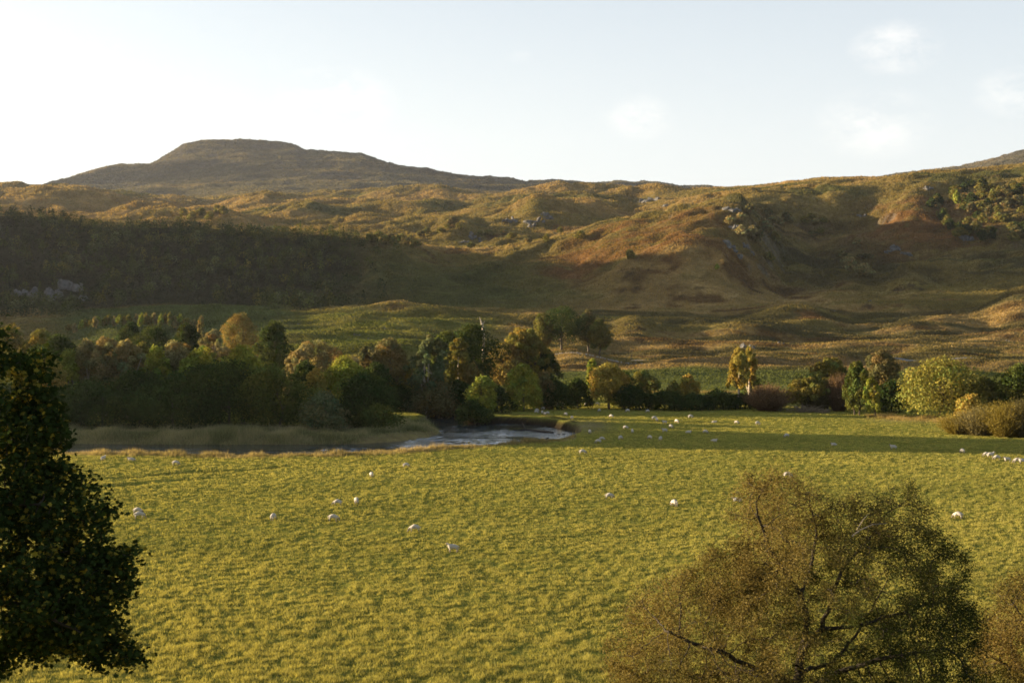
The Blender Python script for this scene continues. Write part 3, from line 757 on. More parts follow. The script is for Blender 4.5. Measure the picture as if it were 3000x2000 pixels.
# name, u, top row, width px, depth, style, colour, label
VT = [
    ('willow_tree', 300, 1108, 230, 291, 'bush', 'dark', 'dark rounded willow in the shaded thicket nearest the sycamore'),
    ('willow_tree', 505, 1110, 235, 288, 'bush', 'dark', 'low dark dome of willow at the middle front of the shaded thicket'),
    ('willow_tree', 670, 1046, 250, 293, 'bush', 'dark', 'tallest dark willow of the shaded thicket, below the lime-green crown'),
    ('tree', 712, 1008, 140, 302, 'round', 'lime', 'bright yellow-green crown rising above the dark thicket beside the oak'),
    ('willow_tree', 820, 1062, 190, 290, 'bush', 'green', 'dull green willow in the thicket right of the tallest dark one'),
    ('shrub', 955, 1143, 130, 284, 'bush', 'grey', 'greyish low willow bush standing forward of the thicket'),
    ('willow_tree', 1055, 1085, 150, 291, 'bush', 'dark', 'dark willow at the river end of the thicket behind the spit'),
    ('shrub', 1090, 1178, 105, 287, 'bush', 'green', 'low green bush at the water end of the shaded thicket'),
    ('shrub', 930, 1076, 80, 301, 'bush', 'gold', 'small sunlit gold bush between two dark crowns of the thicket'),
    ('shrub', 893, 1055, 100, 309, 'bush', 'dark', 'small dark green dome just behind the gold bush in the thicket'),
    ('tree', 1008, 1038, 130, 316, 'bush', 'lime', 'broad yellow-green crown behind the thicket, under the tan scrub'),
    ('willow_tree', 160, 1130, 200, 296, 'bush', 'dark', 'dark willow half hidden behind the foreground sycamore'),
    ('willow_tree', 410, 1075, 200, 303, 'round', 'dark', 'dark tree behind the front willows, beneath the tan birches'),
    ('willow_tree', 575, 1062, 190, 306, 'round', 'dark', 'dark tree between the middle willow dome and the tallest willow'),
    ('birch_tree', 256, 992, 92, 321, 'round', 'tan', 'tan birch crown, first of the sunlit row after the sycamore'),
    ('birch_tree', 312, 985, 110, 327, 'airy', 'tan', 'loose tan birch, second in the sunlit row over the thicket'),
    ('birch_tree', 370, 992, 96, 322, 'round', 'tan', 'rounded tan birch, third in the sunlit row over the thicket'),
    ('tree', 420, 1000, 74, 331, 'round', 'olive', 'olive crown tucked behind the third tan birch'),
    ('tree', 457, 1012, 70, 318, 'round', 'lime', 'small yellow-green tree midway along the sunlit tree row'),
    ('birch_tree', 497, 996, 110, 323, 'round', 'tan', 'wide tan crown right of the small yellow-green tree'),
    ('birch_tree', 548, 1006, 90, 327, 'round', 'brown', 'brown crown closing the tan row above the thicket'),
    ('tree', 592, 1012, 110, 318, 'airy', 'lime', 'yellow-green feathery tree left of the bright lime crown'),
    ('shrub', 205, 1022, 76, 317, 'bush', 'lime', 'yellow bush glowing beside the sycamore crown'),
    ('shrub', 158, 1038, 84, 311, 'bush', 'gold', 'golden bush touching the edge of the sycamore'),
    ('tree', 118, 962, 110, 405, 'round', 'olive', 'olive tree seen just over the top of the sycamore'),
    ('tree', 172, 975, 140, 385, 'round', 'dark', 'dark olive tree behind the golden bush, right of the sycamore top'),
    ('tree', 45, 950, 120, 410, 'round', 'olive', 'olive tree partly hidden behind the sycamore top'),
    ('oak_tree', 384, 942, 84, 520, 'round', 'dark', 'dark oak on the green slope below the young plantation, leftmost of three'),
    ('oak_tree', 452, 950, 120, 510, 'round', 'dark', 'broad dark oak on the green slope, middle of three'),
    ('oak_tree', 546, 946, 86, 470, 'round', 'dark', 'round dark oak on the green slope, beside the slim tan birch'),
    ('birch_tree', 593, 928, 36, 480, 'birch', 'tan', 'slim pale tan birch standing in front of the shaded pasture'),
    ('birch_tree', 622, 964, 76, 440, 'airy', 'tan', 'tan leaning birch right of the slim birch'),
    ('oak_tree', 712, 914, 118, 600, 'dome', 'orange', 'round orange-brown tree alone on the shaded pasture'),
    ('oak_tree', 804, 938, 102, 450, 'round', 'dark', 'tall dark oak with layered crown at the edge of the pasture'),
    ('shrub', 944, 994, 150, 362, 'airy', 'tan', 'wide thin tan scrub below the sunlit lawn'),
    ('shrub', 866, 1022, 80, 331, 'airy', 'tan', 'tan bush at the foot of the tall dark oak'),
    ('shrub', 1074, 1012, 64, 350, 'airy', 'brown', 'small brown scrub between the tan scrub and the brown trees'),
    ('tree', 1142, 986, 130, 352, 'round', 'brown', 'brown crown beside the pale green birch, below the lawn'),
    ('shrub', 1100, 1060, 110, 345, 'bush', 'dark', 'dark bush under the brown crown by the river'),
    ('birch_tree', 1246, 980, 112, 347, 'airy', 'grey', 'pale grey-green birch left of the big dark oak'),
    ('oak_tree', 1378, 942, 150, 400, 'round', 'dark', 'big dark oak below the dead snag'),
    ('oak_tree', 1318, 968, 100, 395, 'round', 'green', 'green oak merging into the left of the big dark oak'),
    ('birch_tree', 1344, 988, 84, 358, 'airy', 'olive', 'olive-gold birch with pale trunk in front of the dark oak'),
    ('shrub', 1206, 1063, 92, 350, 'dome', 'gold', 'golden willow with twin rounded tops by the river'),
    ('shrub', 1277, 1066, 66, 352, 'dome', 'gold', 'single golden dome right of the twin golden willow'),
    ('shrub', 1132, 1098, 66, 348, 'bush', 'gold', 'low golden bush left of the twin golden willow'),
    ('shrub', 1250, 1108, 150, 347, 'bush', 'brown', 'dark brown scrub filling the bank under the golden willows'),
    ('shrub', 1160, 1125, 120, 346, 'bush', 'dark', 'dark bank scrub at the head of the river'),
    ('tree', 1388, 1061, 84, 356, 'dome', 'orange', 'orange dome of leaves behind the lime bush'),
    ('shrub', 1340, 1110, 100, 350, 'bush', 'dark', 'black-green scrub between golden willows and lime bush'),
    ('oak_tree', 1476, 1000, 96, 428, 'round', 'orange', 'orange-brown lower crown on the left of the golden oak'),
    ('oak_tree', 1522, 958, 100, 434, 'airy', 'gold', 'tall golden-brown oak on the slope below the knoll'),
    ('oak_tree', 1568, 962, 84, 430, 'airy', 'olive', 'olive tall crown on the right of the golden oak'),
    ('tree', 1600, 1020, 70, 436, 'round', 'dark', 'dark lower crown at the foot of the golden oak'),
    ('tree', 1406, 1098, 96, 336, 'dome', 'lime', 'rounded lime-yellow bush above the dark bush on the bank'),
    ('shrub', 1392, 1168, 92, 323, 'bush', 'dark', 'dark bush leaning over the river from the bank'),
    ('tree', 1534, 1062, 118, 346, 'dome', 'lime', 'large lime-yellow tree at the far edge of the meadow'),
    ('shrub', 1470, 1128, 56, 341, 'bush', 'dark', 'dark gap bush between the two lime trees'),
    ('shrub', 1597, 1086, 60, 353, 'bush', 'brown', 'brownish bush right of the large lime tree'),
    ('shrub', 1632, 1112, 84, 352, 'bush', 'dark', 'dark hedge bush next right of the brownish bush'),
    ('shrub', 1692, 1104, 54, 357, 'bush', 'dark', 'narrow dark bush below the track, left of the gold tree'),
    ('tree', 1734, 1050, 44, 368, 'airy', 'lime', 'slim yellow-green tree peeping left of the gold tree'),
    ('tree', 1784, 1060, 106, 353, 'round', 'gold', 'round gold-brown tree on the meadow edge'),
    ('tree', 1830, 1085, 56, 358, 'bush', 'green', 'green shoulder tree right of the gold-brown tree'),
    ('tree', 1880, 1082, 70, 362, 'airy', 'olive', 'olive-gold tree topping the dark hedge'),
    ('shrub', 1874, 1122, 96, 351, 'bush', 'dark', 'dark hedge bush beneath the olive-gold tree'),
    ('tree', 2020, 1094, 54, 359, 'round', 'gold', 'small gold tree topping the hedge left of the white birch'),
    ('shrub', 1980, 1114, 50, 358, 'bush', 'olive', 'small olive bush left of the small gold tree'),
    ('shrub', 1944, 1140, 100, 350, 'bush', 'dark', 'dark hedge bush below the small olive bush'),
    ('shrub', 2026, 1150, 90, 349, 'bush', 'dark', 'dark hedge bush below the small gold tree'),
    ('shrub', 2092, 1138, 96, 352, 'bush', 'dark', 'dark hedge bush behind the birch trunk'),
    ('shrub', 2165, 1150, 90, 356, 'bush', 'dark', 'dark hedge bush right of the birch trunk'),
    ('birch_tree', 2156, 1022, 92, 355, 'birch', 'gold', 'slender gold birch with leaning white trunk'),
    ('birch_tree', 2196, 1018, 54, 361, 'birch', 'gold', 'narrow gold birch beside the white-trunked birch'),
    ('tree', 2222, 1104, 62, 366, 'bush', 'green', 'light green bush behind the russet willow'),
    ('shrub', 2250, 1120, 128, 345, 'twig', 'rust', 'russet twiggy willow dome on the meadow edge'),
    ('tree', 2350, 1100, 112, 347, 'airy', 'olive', 'olive bush above the pile of bare branches'),
    ('tree', 2425, 1045, 112, 352, 'airy', 'olive', 'tall thin olive tree behind the rust-coloured tree'),
    ('shrub', 2392, 1130, 90, 346, 'twig', 'brown', 'brown twiggy bush rising from the pile of bare branches'),
    ('tree', 2458, 1088, 82, 345, 'twig', 'rust', 'rust-coloured twiggy tree left of the ivy-green tree'),
    ('tree', 2512, 1060, 92, 330, 'column', 'green', 'tall dark ivy-green tree with lit left edge'),
    ('tree', 2561, 1102, 56, 326, 'column', 'lime', 'narrow light green tree on the right of the ivy-green tree'),
    ('tree', 2612, 1110, 90, 342, 'bush', 'dark', 'dark green tree in the shade left of the great oval tree'),
    ('tree', 2575, 1024, 96, 384, 'airy', 'brown', 'faint brown half-bare tree behind the ivy-green tree'),
    ('tree', 2756, 1038, 244, 321, 'dome', 'goldolive', 'great oval yellow-green tree, largest along the meadow edge'),
    ('tree', 2888, 1104, 104, 318, 'airy', 'olive', 'olive tree right of the great oval tree'),
    ('tree', 2982, 1062, 116, 314, 'round', 'green', 'green tree with pale limbs at the edge of the picture'),
    ('shrub', 2850, 1150, 84, 306, 'bush', 'gold', 'gold bush between the oval tree and the tan scrub'),
    ('shrub', 2806, 1206, 110, 277, 'twig', 'gold', 'lowest tan bush at the left tip of the meadow scrub'),
    ('shrub', 2872, 1184, 140, 274, 'twig', 'tan', 'tan bush second from the left in the meadow scrub'),
    ('shrub', 2948, 1170, 150, 270, 'twig', 'gold', 'tall tan bush of the meadow scrub'),
    ('shrub', 3010, 1158, 120, 268, 'twig', 'brown', 'browner bush at the picture edge of the meadow scrub'),
    ('tree', 3100, 1090, 150, 300, 'round', 'olive', 'olive tree beyond the picture edge'),
    ('willow_tree', 20, 1120, 200, 292, 'bush', 'dark', 'dark willow behind the heart of the sycamore'),
    ('oak_tree', 1645, 893, 140, 628, 'round', 'dark', 'dark spreading oak on top of the grassy knoll'),
    ('oak_tree', 1724, 905, 62, 634, 'round', 'brown', 'brown oak right of the spreading oak on the knoll'),
    ('oak_tree', 1756, 934, 60, 618, 'round', 'olive', 'olive lower tree at the right end of the knoll'),
    ('oak_tree', 1590, 915, 56, 622, 'round', 'olive', 'olive oak at the left of the spreading oak on the knoll'),
]
VCAT = {'shrub': 'bush'}
for i, (nm, u, top, wpx, Y, style, colr, lab) in enumerate(VT):
    X = (u - 1500) / F * Y; z0 = ground(X, Y) - .1
    h = (HZ - top) / F * Y - z0; w = wpx * Y / F * (1.38 if style == 'bush' else 1.25 if style in ('round', 'airy') else 1.08)
    r = tag(empty(nm, (X, Y, z0), i * 1.7), lab, VCAT.get(nm, 'tree'), 'trees and bushes of the valley floor')
    n = int(np.clip(w * h * 60, 1800, 11000)); leaf = .30 + Y * .0006
    if nm == 'oak_tree' and Y > 500: leaf = .55
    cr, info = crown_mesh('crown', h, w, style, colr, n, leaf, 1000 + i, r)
    if style == 'twig':
        rng = rng_(i); m = 7
        A = np.stack([rng.normal(size=m) * .4, rng.normal(size=m) * .4, np.full(m, -.2)], 1)
        B = A + np.stack([rng.normal(size=m) * .25 * w * .5, rng.normal(size=m) * .25 * w * .5, np.full(m, h * .6)], 1)
        V, Q = tubes(A, B, np.full(m, .07), np.full(m, .02), 5)
        build('stems', V, [Q], M_BARK, parent=r, smooth=True)
    elif lab.startswith('slender gold birch'):
        trunk_mesh('trunk', h, w, info, i, r, M_PALEBARK, .45, 1, .014); r.rotation_euler = (0, 0, 0)
    else:
        trunk_mesh('trunk', h, w, info, i, r, M_PALEBARK if nm == 'birch_tree' or 'pale' in lab else M_BARK, 0, 1 if style != 'column' else 2)

# ------------------------------------------------------------------ small trees far off on the slopes
def far_kind(seed, style, colr):
    rng = rng_(seed)
    o, _ = crown_mesh('hill_tree', 8.0, 7.0 if style != 'conifer' else 3.2, style, colr, 560, 1.35 if style in ('airy', 'birch') else 1.1, seed, None)
    return o


FAR = {}
for k, (st, cl) in enumerate([('round', 'dark'), ('round', 'olive'), ('round', 'tan'), ('bush', 'dark'), ('bush', 'olive'), ('birch', 'lime'), ('airy', 'brown'), ('birch', 'tan'), ('birch', 'olive'), ('bush', 'brown')]):
    FAR[(st, cl)] = far_kind(300 + k, st, cl)
_used = set()


def far_tree(key, X, Y, h, w, label, group, name='hill_tree'):
    o = FAR[key]
    if key in _used:
        o = o.copy(); COL.objects.link(o)
    _used.add(key)
    o.name = name
    o.location = (X, Y, ground(X, Y) - .4); o.scale = (w / 7., w / 7., h / 8.)
    o.rotation_euler = (0, 0, (X * 7.3 + Y * 3.1) % 6.28)
    return tag(o, label, 'tree', group)


def on_hill(u, row, Y0, Y1):
    """first place along the sight line where the ground meets that row"""
    Ys = np.linspace(Y0, Y1, 260); X = (u - 1500) / F * Ys
    r = HZ - F * terrain(X, Ys, False) / Ys
    k = np.argmax(r <= row)
    Y = Ys[k] if (r <= row).any() else Ys[np.argmin(r)]
    return (u - 1500) / F * Y, Y


RT = rng_(77)
# lit birches and shaded ones on the bracken spur (u, base row)
SPUR = [(2192, 636), (2170, 652), (2138, 664), (2252, 644), (2262, 660), (2238, 676), (2224, 694), (2246, 690), (2206, 702), (2303, 655), (2315, 664), (2288, 666),
        (2376, 650), (2390, 664), (2412, 660), (2382, 700), (2273, 716), (2172, 700), (2216, 716), (2200, 704), (2253, 770), (2400, 690), (2360, 660)]
for i, (u, row) in enumerate(SPUR):
    X, Y = on_hill(u, row, 1000, 2000)
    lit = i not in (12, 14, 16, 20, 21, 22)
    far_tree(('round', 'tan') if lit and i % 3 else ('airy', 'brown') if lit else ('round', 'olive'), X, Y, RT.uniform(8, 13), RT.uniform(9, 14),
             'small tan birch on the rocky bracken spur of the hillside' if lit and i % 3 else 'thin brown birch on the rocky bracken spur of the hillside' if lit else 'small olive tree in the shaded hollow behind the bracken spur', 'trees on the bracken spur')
GLEN = [((2510, 722), 'single tan tree above the pair in the shaded hollow', ('round', 'tan'), 9, 9), ((2480, 788), 'tan tree at the left of the sunlit clump behind the hummock', ('round', 'tan'), 12, 11),
        ((2492, 802), 'tallest tan tree of the sunlit clump behind the hummock', ('round', 'tan'), 15, 11), ((2465, 768), 'brown thin tree on top of the sunlit clump behind the hummock', ('airy', 'brown'), 9, 11),
        ((2532, 815), 'round tan tree right of the sunlit clump behind the hummock', ('round', 'tan'), 13, 15), ((2535, 760), 'flat brown tree above the round tan tree in the hollow', ('bush', 'brown'), 6, 16),
        ((2100, 795), 'small gold tree low on the shaded slope', ('birch', 'lime'), 6, 4)]
for (u, row), lab, key, h, w in GLEN:
    X, Y = on_hill(u, row, 900, 1500)
    far_tree(key, X, Y, h, w, lab, 'trees in the hollow')
# hanging wood on the steep right slope
n = 0
while n < 95:
    u = RT.uniform(2720, 3060); row = RT.uniform(540, 735)
    if row < np.interp(u, [2720, 2800, 2900, 3060], [590, 560, 532, 505]) or row > np.interp(u, [2720, 2780, 2880, 3060], [625, 690, 730, 700]): continue
    X, Y = on_hill(u, row, 950, 2300)
    k = RT.integers(0, 6); lit = row < np.interp(u, [2720, 3060], [615, 560])
    key = [('round', 'dark'), ('round', 'olive'), ('bush', 'dark'), ('bush', 'olive'), ('round', 'olive'), ('airy', 'brown')][k]
    if n == 0:
        u, row = 2805, 615; X, Y = on_hill(u, row, 950, 2300)
        far_tree(('birch', 'lime'), X, Y, 20, 10, 'bright yellow-green poplar-like tree standing out of the hanging wood', 'trees of the hanging wood')
    else:
        c_ = {'dark': 'dark green', 'olive': 'olive', 'brown': 'brown'}[key[1]]
        far_tree(key, X, Y, RT.uniform(8, 14), RT.uniform(9, 15), '%s tree in the %s of the hanging wood on the right slope' % (c_, 'upper edge' if lit else 'shaded body'), 'trees of the hanging wood')
    n += 1
# scattered trees of the middle slope and the plateau
for i, (u, row) in enumerate([(1098, 712), (1112, 700), (1126, 716), (1140, 708), (1152, 722), (1166, 718), (1178, 700), (1190, 726), (1204, 712), (1216, 728), (1085, 706), (1232, 700), (1250, 690),
                              (1290, 690), (1310, 672), (1326, 665), (1345, 675), (1405, 700), (1430, 690), (1480, 690), (1500, 705), (1640, 690), (1600, 712), (1550, 715), (1850, 770), (1380, 735), (1700, 700)]):
    X, Y = on_hill(u, row, 1050, 2200)
    key = [('round', 'olive'), ('birch', 'olive'), ('bush', 'olive'), ('airy', 'brown')][i % 4]
    far_tree(key, X, Y, RT.uniform(6, 10), RT.uniform(7, 12), ('olive tree at the upper edge of the dark wood' if u < 1260 else 'olive bush on the rough slope below the rocky knoll') if key[1] == 'olive' else
             ('thin brown tree at the upper edge of the dark wood' if u < 1260 else 'thin brown tree on the rough slope below the rocky knoll'), 'scattered trees of the middle slope')
for i, (u, row) in enumerate([(587, 640), (560, 648), (640, 628), (655, 632), (612, 650), (540, 640)]):
    X, Y = on_hill(u, row, 1500, 2700)
    far_tree(('round', 'olive'), X, Y, 12, 13, 'tiny olive tree in the gully of the far plateau', 'gully trees')
# young plantation on the green slope
for i in range(26):
    u = 205 + i * 14.6 + RT.uniform(-4, 4); row = np.interp(u, [200, 260, 330, 450, 500, 590], [972, 958, 946, 940, 944, 958]) + RT.uniform(-2, 2)
    Y = 745 + RT.uniform(-10, 10); X = (u - 1500) / F * Y
    top = np.interp(u, [200, 243, 320, 440, 490, 550, 590], [946, 934, 922, 918, 917, 930, 938]) + RT.uniform(-5, 6)
    z0 = ground(X, Y); h = max(3.0, (HZ - top) / F * Y - z0)
    key = [('birch', 'olive'), ('birch', 'tan'), ('birch', 'lime'), ('birch', 'olive')][i % 4]
    far_tree(key, X, Y, h, RT.uniform(3.2, 5.2), '%s sapling in the sunlit plantation row on the green slope' % {'olive': 'olive', 'tan': 'tan', 'lime': 'yellow-green'}[key[1]], 'saplings of the plantation row', 'birch_tree')
for key, o in FAR.items():
    if key not in _used: bpy.data.objects.remove(o)


# the wood on the left slope reads as one mass
def wood():
    rng = rng_(91); Vs, Fs, Cs = [], [], []; o = 0
    n = 0
    while n < 2100:
        u = rng.uniform(-700, 1230); Y = rng.uniform(900, 1330)
        if u > 850 and rng.random() < sst(850, 1230, u) * 1.05: continue
        X = (u - 1500) / F * Y; z = ground(X, Y)
        row = HZ - F * z / Y
        if row > np.interp(u, [-700, 0, 230, 300, 480, 700, 860, 1100], [980, 945, 930, 915, 895, 885, 905, 905]) + 60 * (float(vnoise(np.array([u / 60.]), np.array([3.3]), 95)[0]) - .65): continue
        if 40 < u < 250 and 812 < row < 900 and rng.random() < .82: continue          # the crag stands clear
        n += 1
        h = rng.uniform(6, 12); w = rng.uniform(6, 11); m = 75
        d = unit(rng.normal(size=(m, 3)) + np.array([0, 0, .5])); k = .6 + .45 * rng.random(m)
        P = np.array([X, Y, z + h * .5]) + d * k[:, None] * np.array([w / 2, w / 2, h * .5])
        if rng.random() < .12:                                                             # spruces
            tq = rng.random(m); an = rng.random(m) * 6.28; rr = (1 - tq) * w * .28
            P = np.stack([X + np.cos(an) * rr, Y + np.sin(an) * rr, z + tq * h * 1.25], 1)
        V, Q = leaf_quads(P, d + rng.normal(size=(m, 3)) * .6, 1.15 * (.6 + .8 * rng.random(m)), rng, .75)
        c = np.array(PAL[rng.choice(['dark', 'green', 'green', 'olive', 'grey', 'grey'])]) * rng.uniform(.6, 1.15) * (1.9 if rng.random() < .07 else 1)
        Vs.append(V); Fs.append(Q + o); o += len(V); Cs.append(np.repeat(c * (.75 + .5 * rng.random((m, 1))), 4, 0))
    tag(build('woodland', np.concatenate(Vs), [np.concatenate(Fs)], M_LEAF, np.concatenate(Cs)), kind='stuff')


wood()

# ------------------------------------------------------------------ the two near trees, grown branch by branch
def in_poly(x, y, P):
    return poly_sd(x, y, P)


def grow(poly, Y0, seeds, nattr, thick, seed, step=.22, infl=2.4, kill=.3, iters=150, gap=.47):
    """space colonisation inside an outline with depth; returns nodes, parents"""
    rng = rng_(seed)
    s = Y0 / F
    P = [((a - 1500) * s, (HZ - b) * s) for a, b in poly]
    xs = [p[0] for p in P]; zs = [p[1] for p in P]
    A = np.zeros((0, 3))
    while len(A) < nattr:
        x = rng.uniform(min(xs), max(xs), nattr); z = rng.uniform(min(zs), max(zs), nattr)
        d = in_poly(x, z, P); ok = d > .02
        x, z, d = x[ok], z[ok], d[ok]
        hd = np.minimum(thick, .35 + 1.5 * d); e = rng.uniform(-1, 1, len(x)); e = np.sign(e) * np.abs(e) ** .7
        q = np.stack([x, Y0 + e * hd, z], 1)
        g = vnoise(q[:, 0] / .9 + q[:, 1] * .35, q[:, 2] / .9 + q[:, 1] * .5, seed) * .65 + vnoise(q[:, 0] / .35 + q[:, 1], q[:, 2] / .35 - q[:, 1], seed + 1) * .35
        A = np.concatenate([A, q[((g > gap) & (rng.random(len(q)) < np.where(d > 1.8, .3, 1.0))) | (rng.random(len(q)) < .08)]])
    A = A[:nattr]
    nodes = [np.array(p, float) for p, _ in seeds]; par = [q for _, q in seeds]
    N = np.array(nodes); alive = np.ones(len(A), bool)
    near = np.full(len(A), -1); nd = np.full(len(A), 1e9)
    def upd(i0):
        for j0 in range(i0, len(N), 400):
            B = N[j0:j0 + 400]
            D = np.linalg.norm(A[:, None] - B[None], axis=2); k = D.argmin(1); dm = D[np.arange(len(A)), k]
            m = dm < nd; nd[m] = dm[m]; near[m] = k[m] + j0
    upd(0)
    for it in range(iters):
        alive &= nd > kill
        act = alive & (nd < infl)
        if not act.any(): break
        ks = np.unique(near[act]); dirs = np.zeros((len(N), 3))
        np.add.at(dirs, near[act], unit(A[act] - N[near[act]]))
        new = N[ks] + unit(unit(dirs[ks]) + rng.normal(size=(len(ks), 3)) * .22 + np.array([0, 0, .05])) * step
        i0 = len(N); N = np.concatenate([N, new]); par += list(ks)
        upd(i0)
        if len(N) > 9000: break
    return N, np.array(par)


def branch_tree(nm, label, poly, Y0, seeds, base, nattr, thick, seed, leaf_fn, bark, root_r, tip=.006, expo=2.0, bare=None):
    N, par = grow(poly, Y0, seeds, nattr, thick, seed)
    n = len(N); ch = np.zeros(n, int)
    for i in range(n):
        if par[i] >= 0: ch[par[i]] += 1
    r = np.where(ch == 0, tip ** expo, 0.0)
    order = np.arange(n)
    for i in range(n - 1, -1, -1):                                   # parents always come first
        if par[i] >= 0: r[par[i]] += max(r[i], tip ** expo)
    r = np.minimum(r ** (1 / expo), root_r)
    org = np.array(base)
    t = tag(empty(nm, base), label, 'tree')
    k = np.array([i for i in range(n) if par[i] >= 0]); p = par[k]
    big = (r[k] > .02)
    Vs, Qs, o = [], [], 0
    for m, sd in ((big, 7), (~big, 3)):
        if m.any():
            V, Q = tubes(N[p[m]] - org, N[k[m]] - org, np.minimum(r[p[m]], r[k[m]] * 1.6), r[k[m]], sd)
            Vs.append(V); Qs.append(Q + o); o += len(V)
    build('trunk', np.concatenate(Vs), [np.concatenate(Qs)], bark, parent=t, smooth=True)
    leaf_fn(N - org, par, ch, r, t)
    return t, org


def wp(u, y, Y):
    return ((u - 1500) / F * Y, Y, (HZ - y) / F * Y)


YR = 42.0
zR = ground((2335 - 1500) / F * YR, YR)
SR = []


def chain(pts, start):
    """adds a limb given as picture points (u, row, depth offset), subdivided"""
    last = start
    for i, (u, y, dy) in enumerate(pts):
        q = np.array(wp(u, y, YR + dy)) if not isinstance(u, tuple) else np.array(u)
        if last >= 0:
            a = np.array(SR[last][0]); m = max(1, int(np.linalg.norm(q - a) / .3))
            rg = rng_(int(u) + int(y))
            for j in range(1, m + 1):
                SR.append((a + (q - a) * j / m + rg.normal(size=3) * .03 * (j < m), last)); last = len(SR) - 1
        else:
            SR.append((q, -1)); last = len(SR) - 1
    return last


xb = (2335 - 1500) / F * YR
SR.append((np.array([xb, YR, zR - .2]), -1))
t0 = chain([(2335, 2000, 0), (2348, 1908, 0)], 0)
t1 = chain([(2362, 1830, .1), (2345, 1740, .2)], t0)
t2 = chain([(2300, 1676, .1), (2255, 1612, -.2), (2232, 1540, -.4), (2215, 1470, -.5)], t1)
chain([(2250, 1730, .6), (2190, 1790, 1.0)], t2 - 6)
chain([(2380, 1640, .9), (2390, 1540, 1.4), (2370, 1450, 1.6)], t1)
t3 = chain([(2408, 1842, -.3), (2432, 1756, -.5), (2470, 1660, -.4), (2560, 1560, 0)], t0)
chain([(2485, 1836, -.2), (2562, 1820, .2), (2660, 1790, .8), (2760, 1760, 1.2)], t3 - 10)
chain([(2200, 1950, -.8), (2080, 1900, -1.4), (1960, 1850, -1.6)], t0 - 3)
chain([(2230, 1960, 1.0), (2060, 1980, 1.6), (1900, 1960, 1.8)], t0 - 4)
chain([(2480, 1960, -.9), (2640, 1920, -1.4), (2760, 1900, -1.5)], t0 - 4)
chain([(2440, 1940, 1.4), (2520, 1840, 2.2), (2600, 1700, 2.4)], t0 - 2)
PR = [(1766, 2180), (1770, 1960), (1783, 1853), (1838, 1742), (1900, 1700), (1965, 1675), (2035, 1660), (2055, 1606), (2080, 1602), (2110, 1600), (2142, 1440), (2180, 1402),
      (2230, 1378), (2297, 1358), (2335, 1385), (2400, 1432), (2480, 1442), (2560, 1412), (2612, 1378), (2660, 1398), (2720, 1440), (2752, 1500), (2765, 1560), (2830, 1600),
      (2858, 1632), (2852, 1720), (2880, 1800), (2900, 1900), (2910, 2180)]


def leaves_right(N, par, ch, r, t):
    rng = rng_(9)
    tips = np.where(r < .022)[0]
    cl = np.clip(vnoise(N[tips, 0] / .5 + N[tips, 1] * .7, N[tips, 2] / .5 - N[tips, 1] * .9, 303) * 1.7 - .35, .08, 1.2)
    num = (20 + 170 * cl ** 1.3 * rng.random(len(tips)) * 1.25).astype(int)
    P = np.repeat(N[tips], num, 0) + rng.normal(size=(num.sum(), 3)) * (.09 + .12 * np.repeat(rng.random(len(tips)), num))[:, None]
    P[:, 2] -= .08 * rng.random(len(P))
    n = len(P)
    V, Q = leaf_quads(P, rng.normal(size=(n, 3)) + np.array([0, 0, .4]), .04 + .035 * rng.random(n), rng, .6)
    # patchy autumn colour by bough; darker green rightward and low paints in crown shade
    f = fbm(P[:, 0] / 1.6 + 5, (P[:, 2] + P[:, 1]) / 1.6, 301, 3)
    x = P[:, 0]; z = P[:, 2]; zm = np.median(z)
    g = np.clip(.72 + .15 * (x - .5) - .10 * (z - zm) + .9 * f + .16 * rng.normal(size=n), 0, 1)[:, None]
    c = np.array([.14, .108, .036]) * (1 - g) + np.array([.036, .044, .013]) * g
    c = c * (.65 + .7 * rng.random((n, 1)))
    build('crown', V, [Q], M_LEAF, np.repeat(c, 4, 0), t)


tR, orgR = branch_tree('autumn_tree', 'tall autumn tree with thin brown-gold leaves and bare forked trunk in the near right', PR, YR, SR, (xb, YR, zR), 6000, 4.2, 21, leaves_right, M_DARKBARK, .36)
M_BARK2 = mat_plain('bleached_wood', (.20, .165, .12), .4, 6., .3)
# a dead bleached bough caught in its crown
A = [wp(2496, 1570, YR - 1.9), wp(2520, 1552, YR - 1.9), wp(2556, 1536, YR - 1.8), wp(2510, 1552, YR - 1.9), wp(2530, 1520, YR - 1.9)]
B = [wp(2520, 1552, YR - 1.9), wp(2556, 1536, YR - 1.8), wp(2600, 1532, YR - 1.7), wp(2530, 1520, YR - 1.9), wp(2548, 1500, YR - 1.8)]
V, Q = tubes(np.array(A) - orgR, np.array(B) - orgR, np.array([.024, .02, .014, .015, .011]), np.array([.02, .014, .005, .011, .004]), 6)
build('dead_branch', V, [Q], M_BARK2, parent=tR, smooth=True)

# its neighbour on the right edge
YQ = 46.0; xq = (3080 - 1500) / F * YQ; zq = ground(xq, YQ)
SR = [(np.array([xq, YQ, zq - .2]), -1)]
YR = YQ
q = chain([(3080, 2050, 0), (3070, 1900, 0)], 0)
chain([(2990, 1800, -.5), (2950, 1740, -.6)], q); chain([(3120, 1780, .4), (3160, 1720, .6)], q); chain([(2960, 1950, .5), (2900, 1920, .6)], q - 3)
PQ = [(2830, 2180), (2835, 1960), (2860, 1840), (2890, 1750), (2950, 1690), (3050, 1655), (3200, 1690), (3330, 1850), (3340, 2180)]


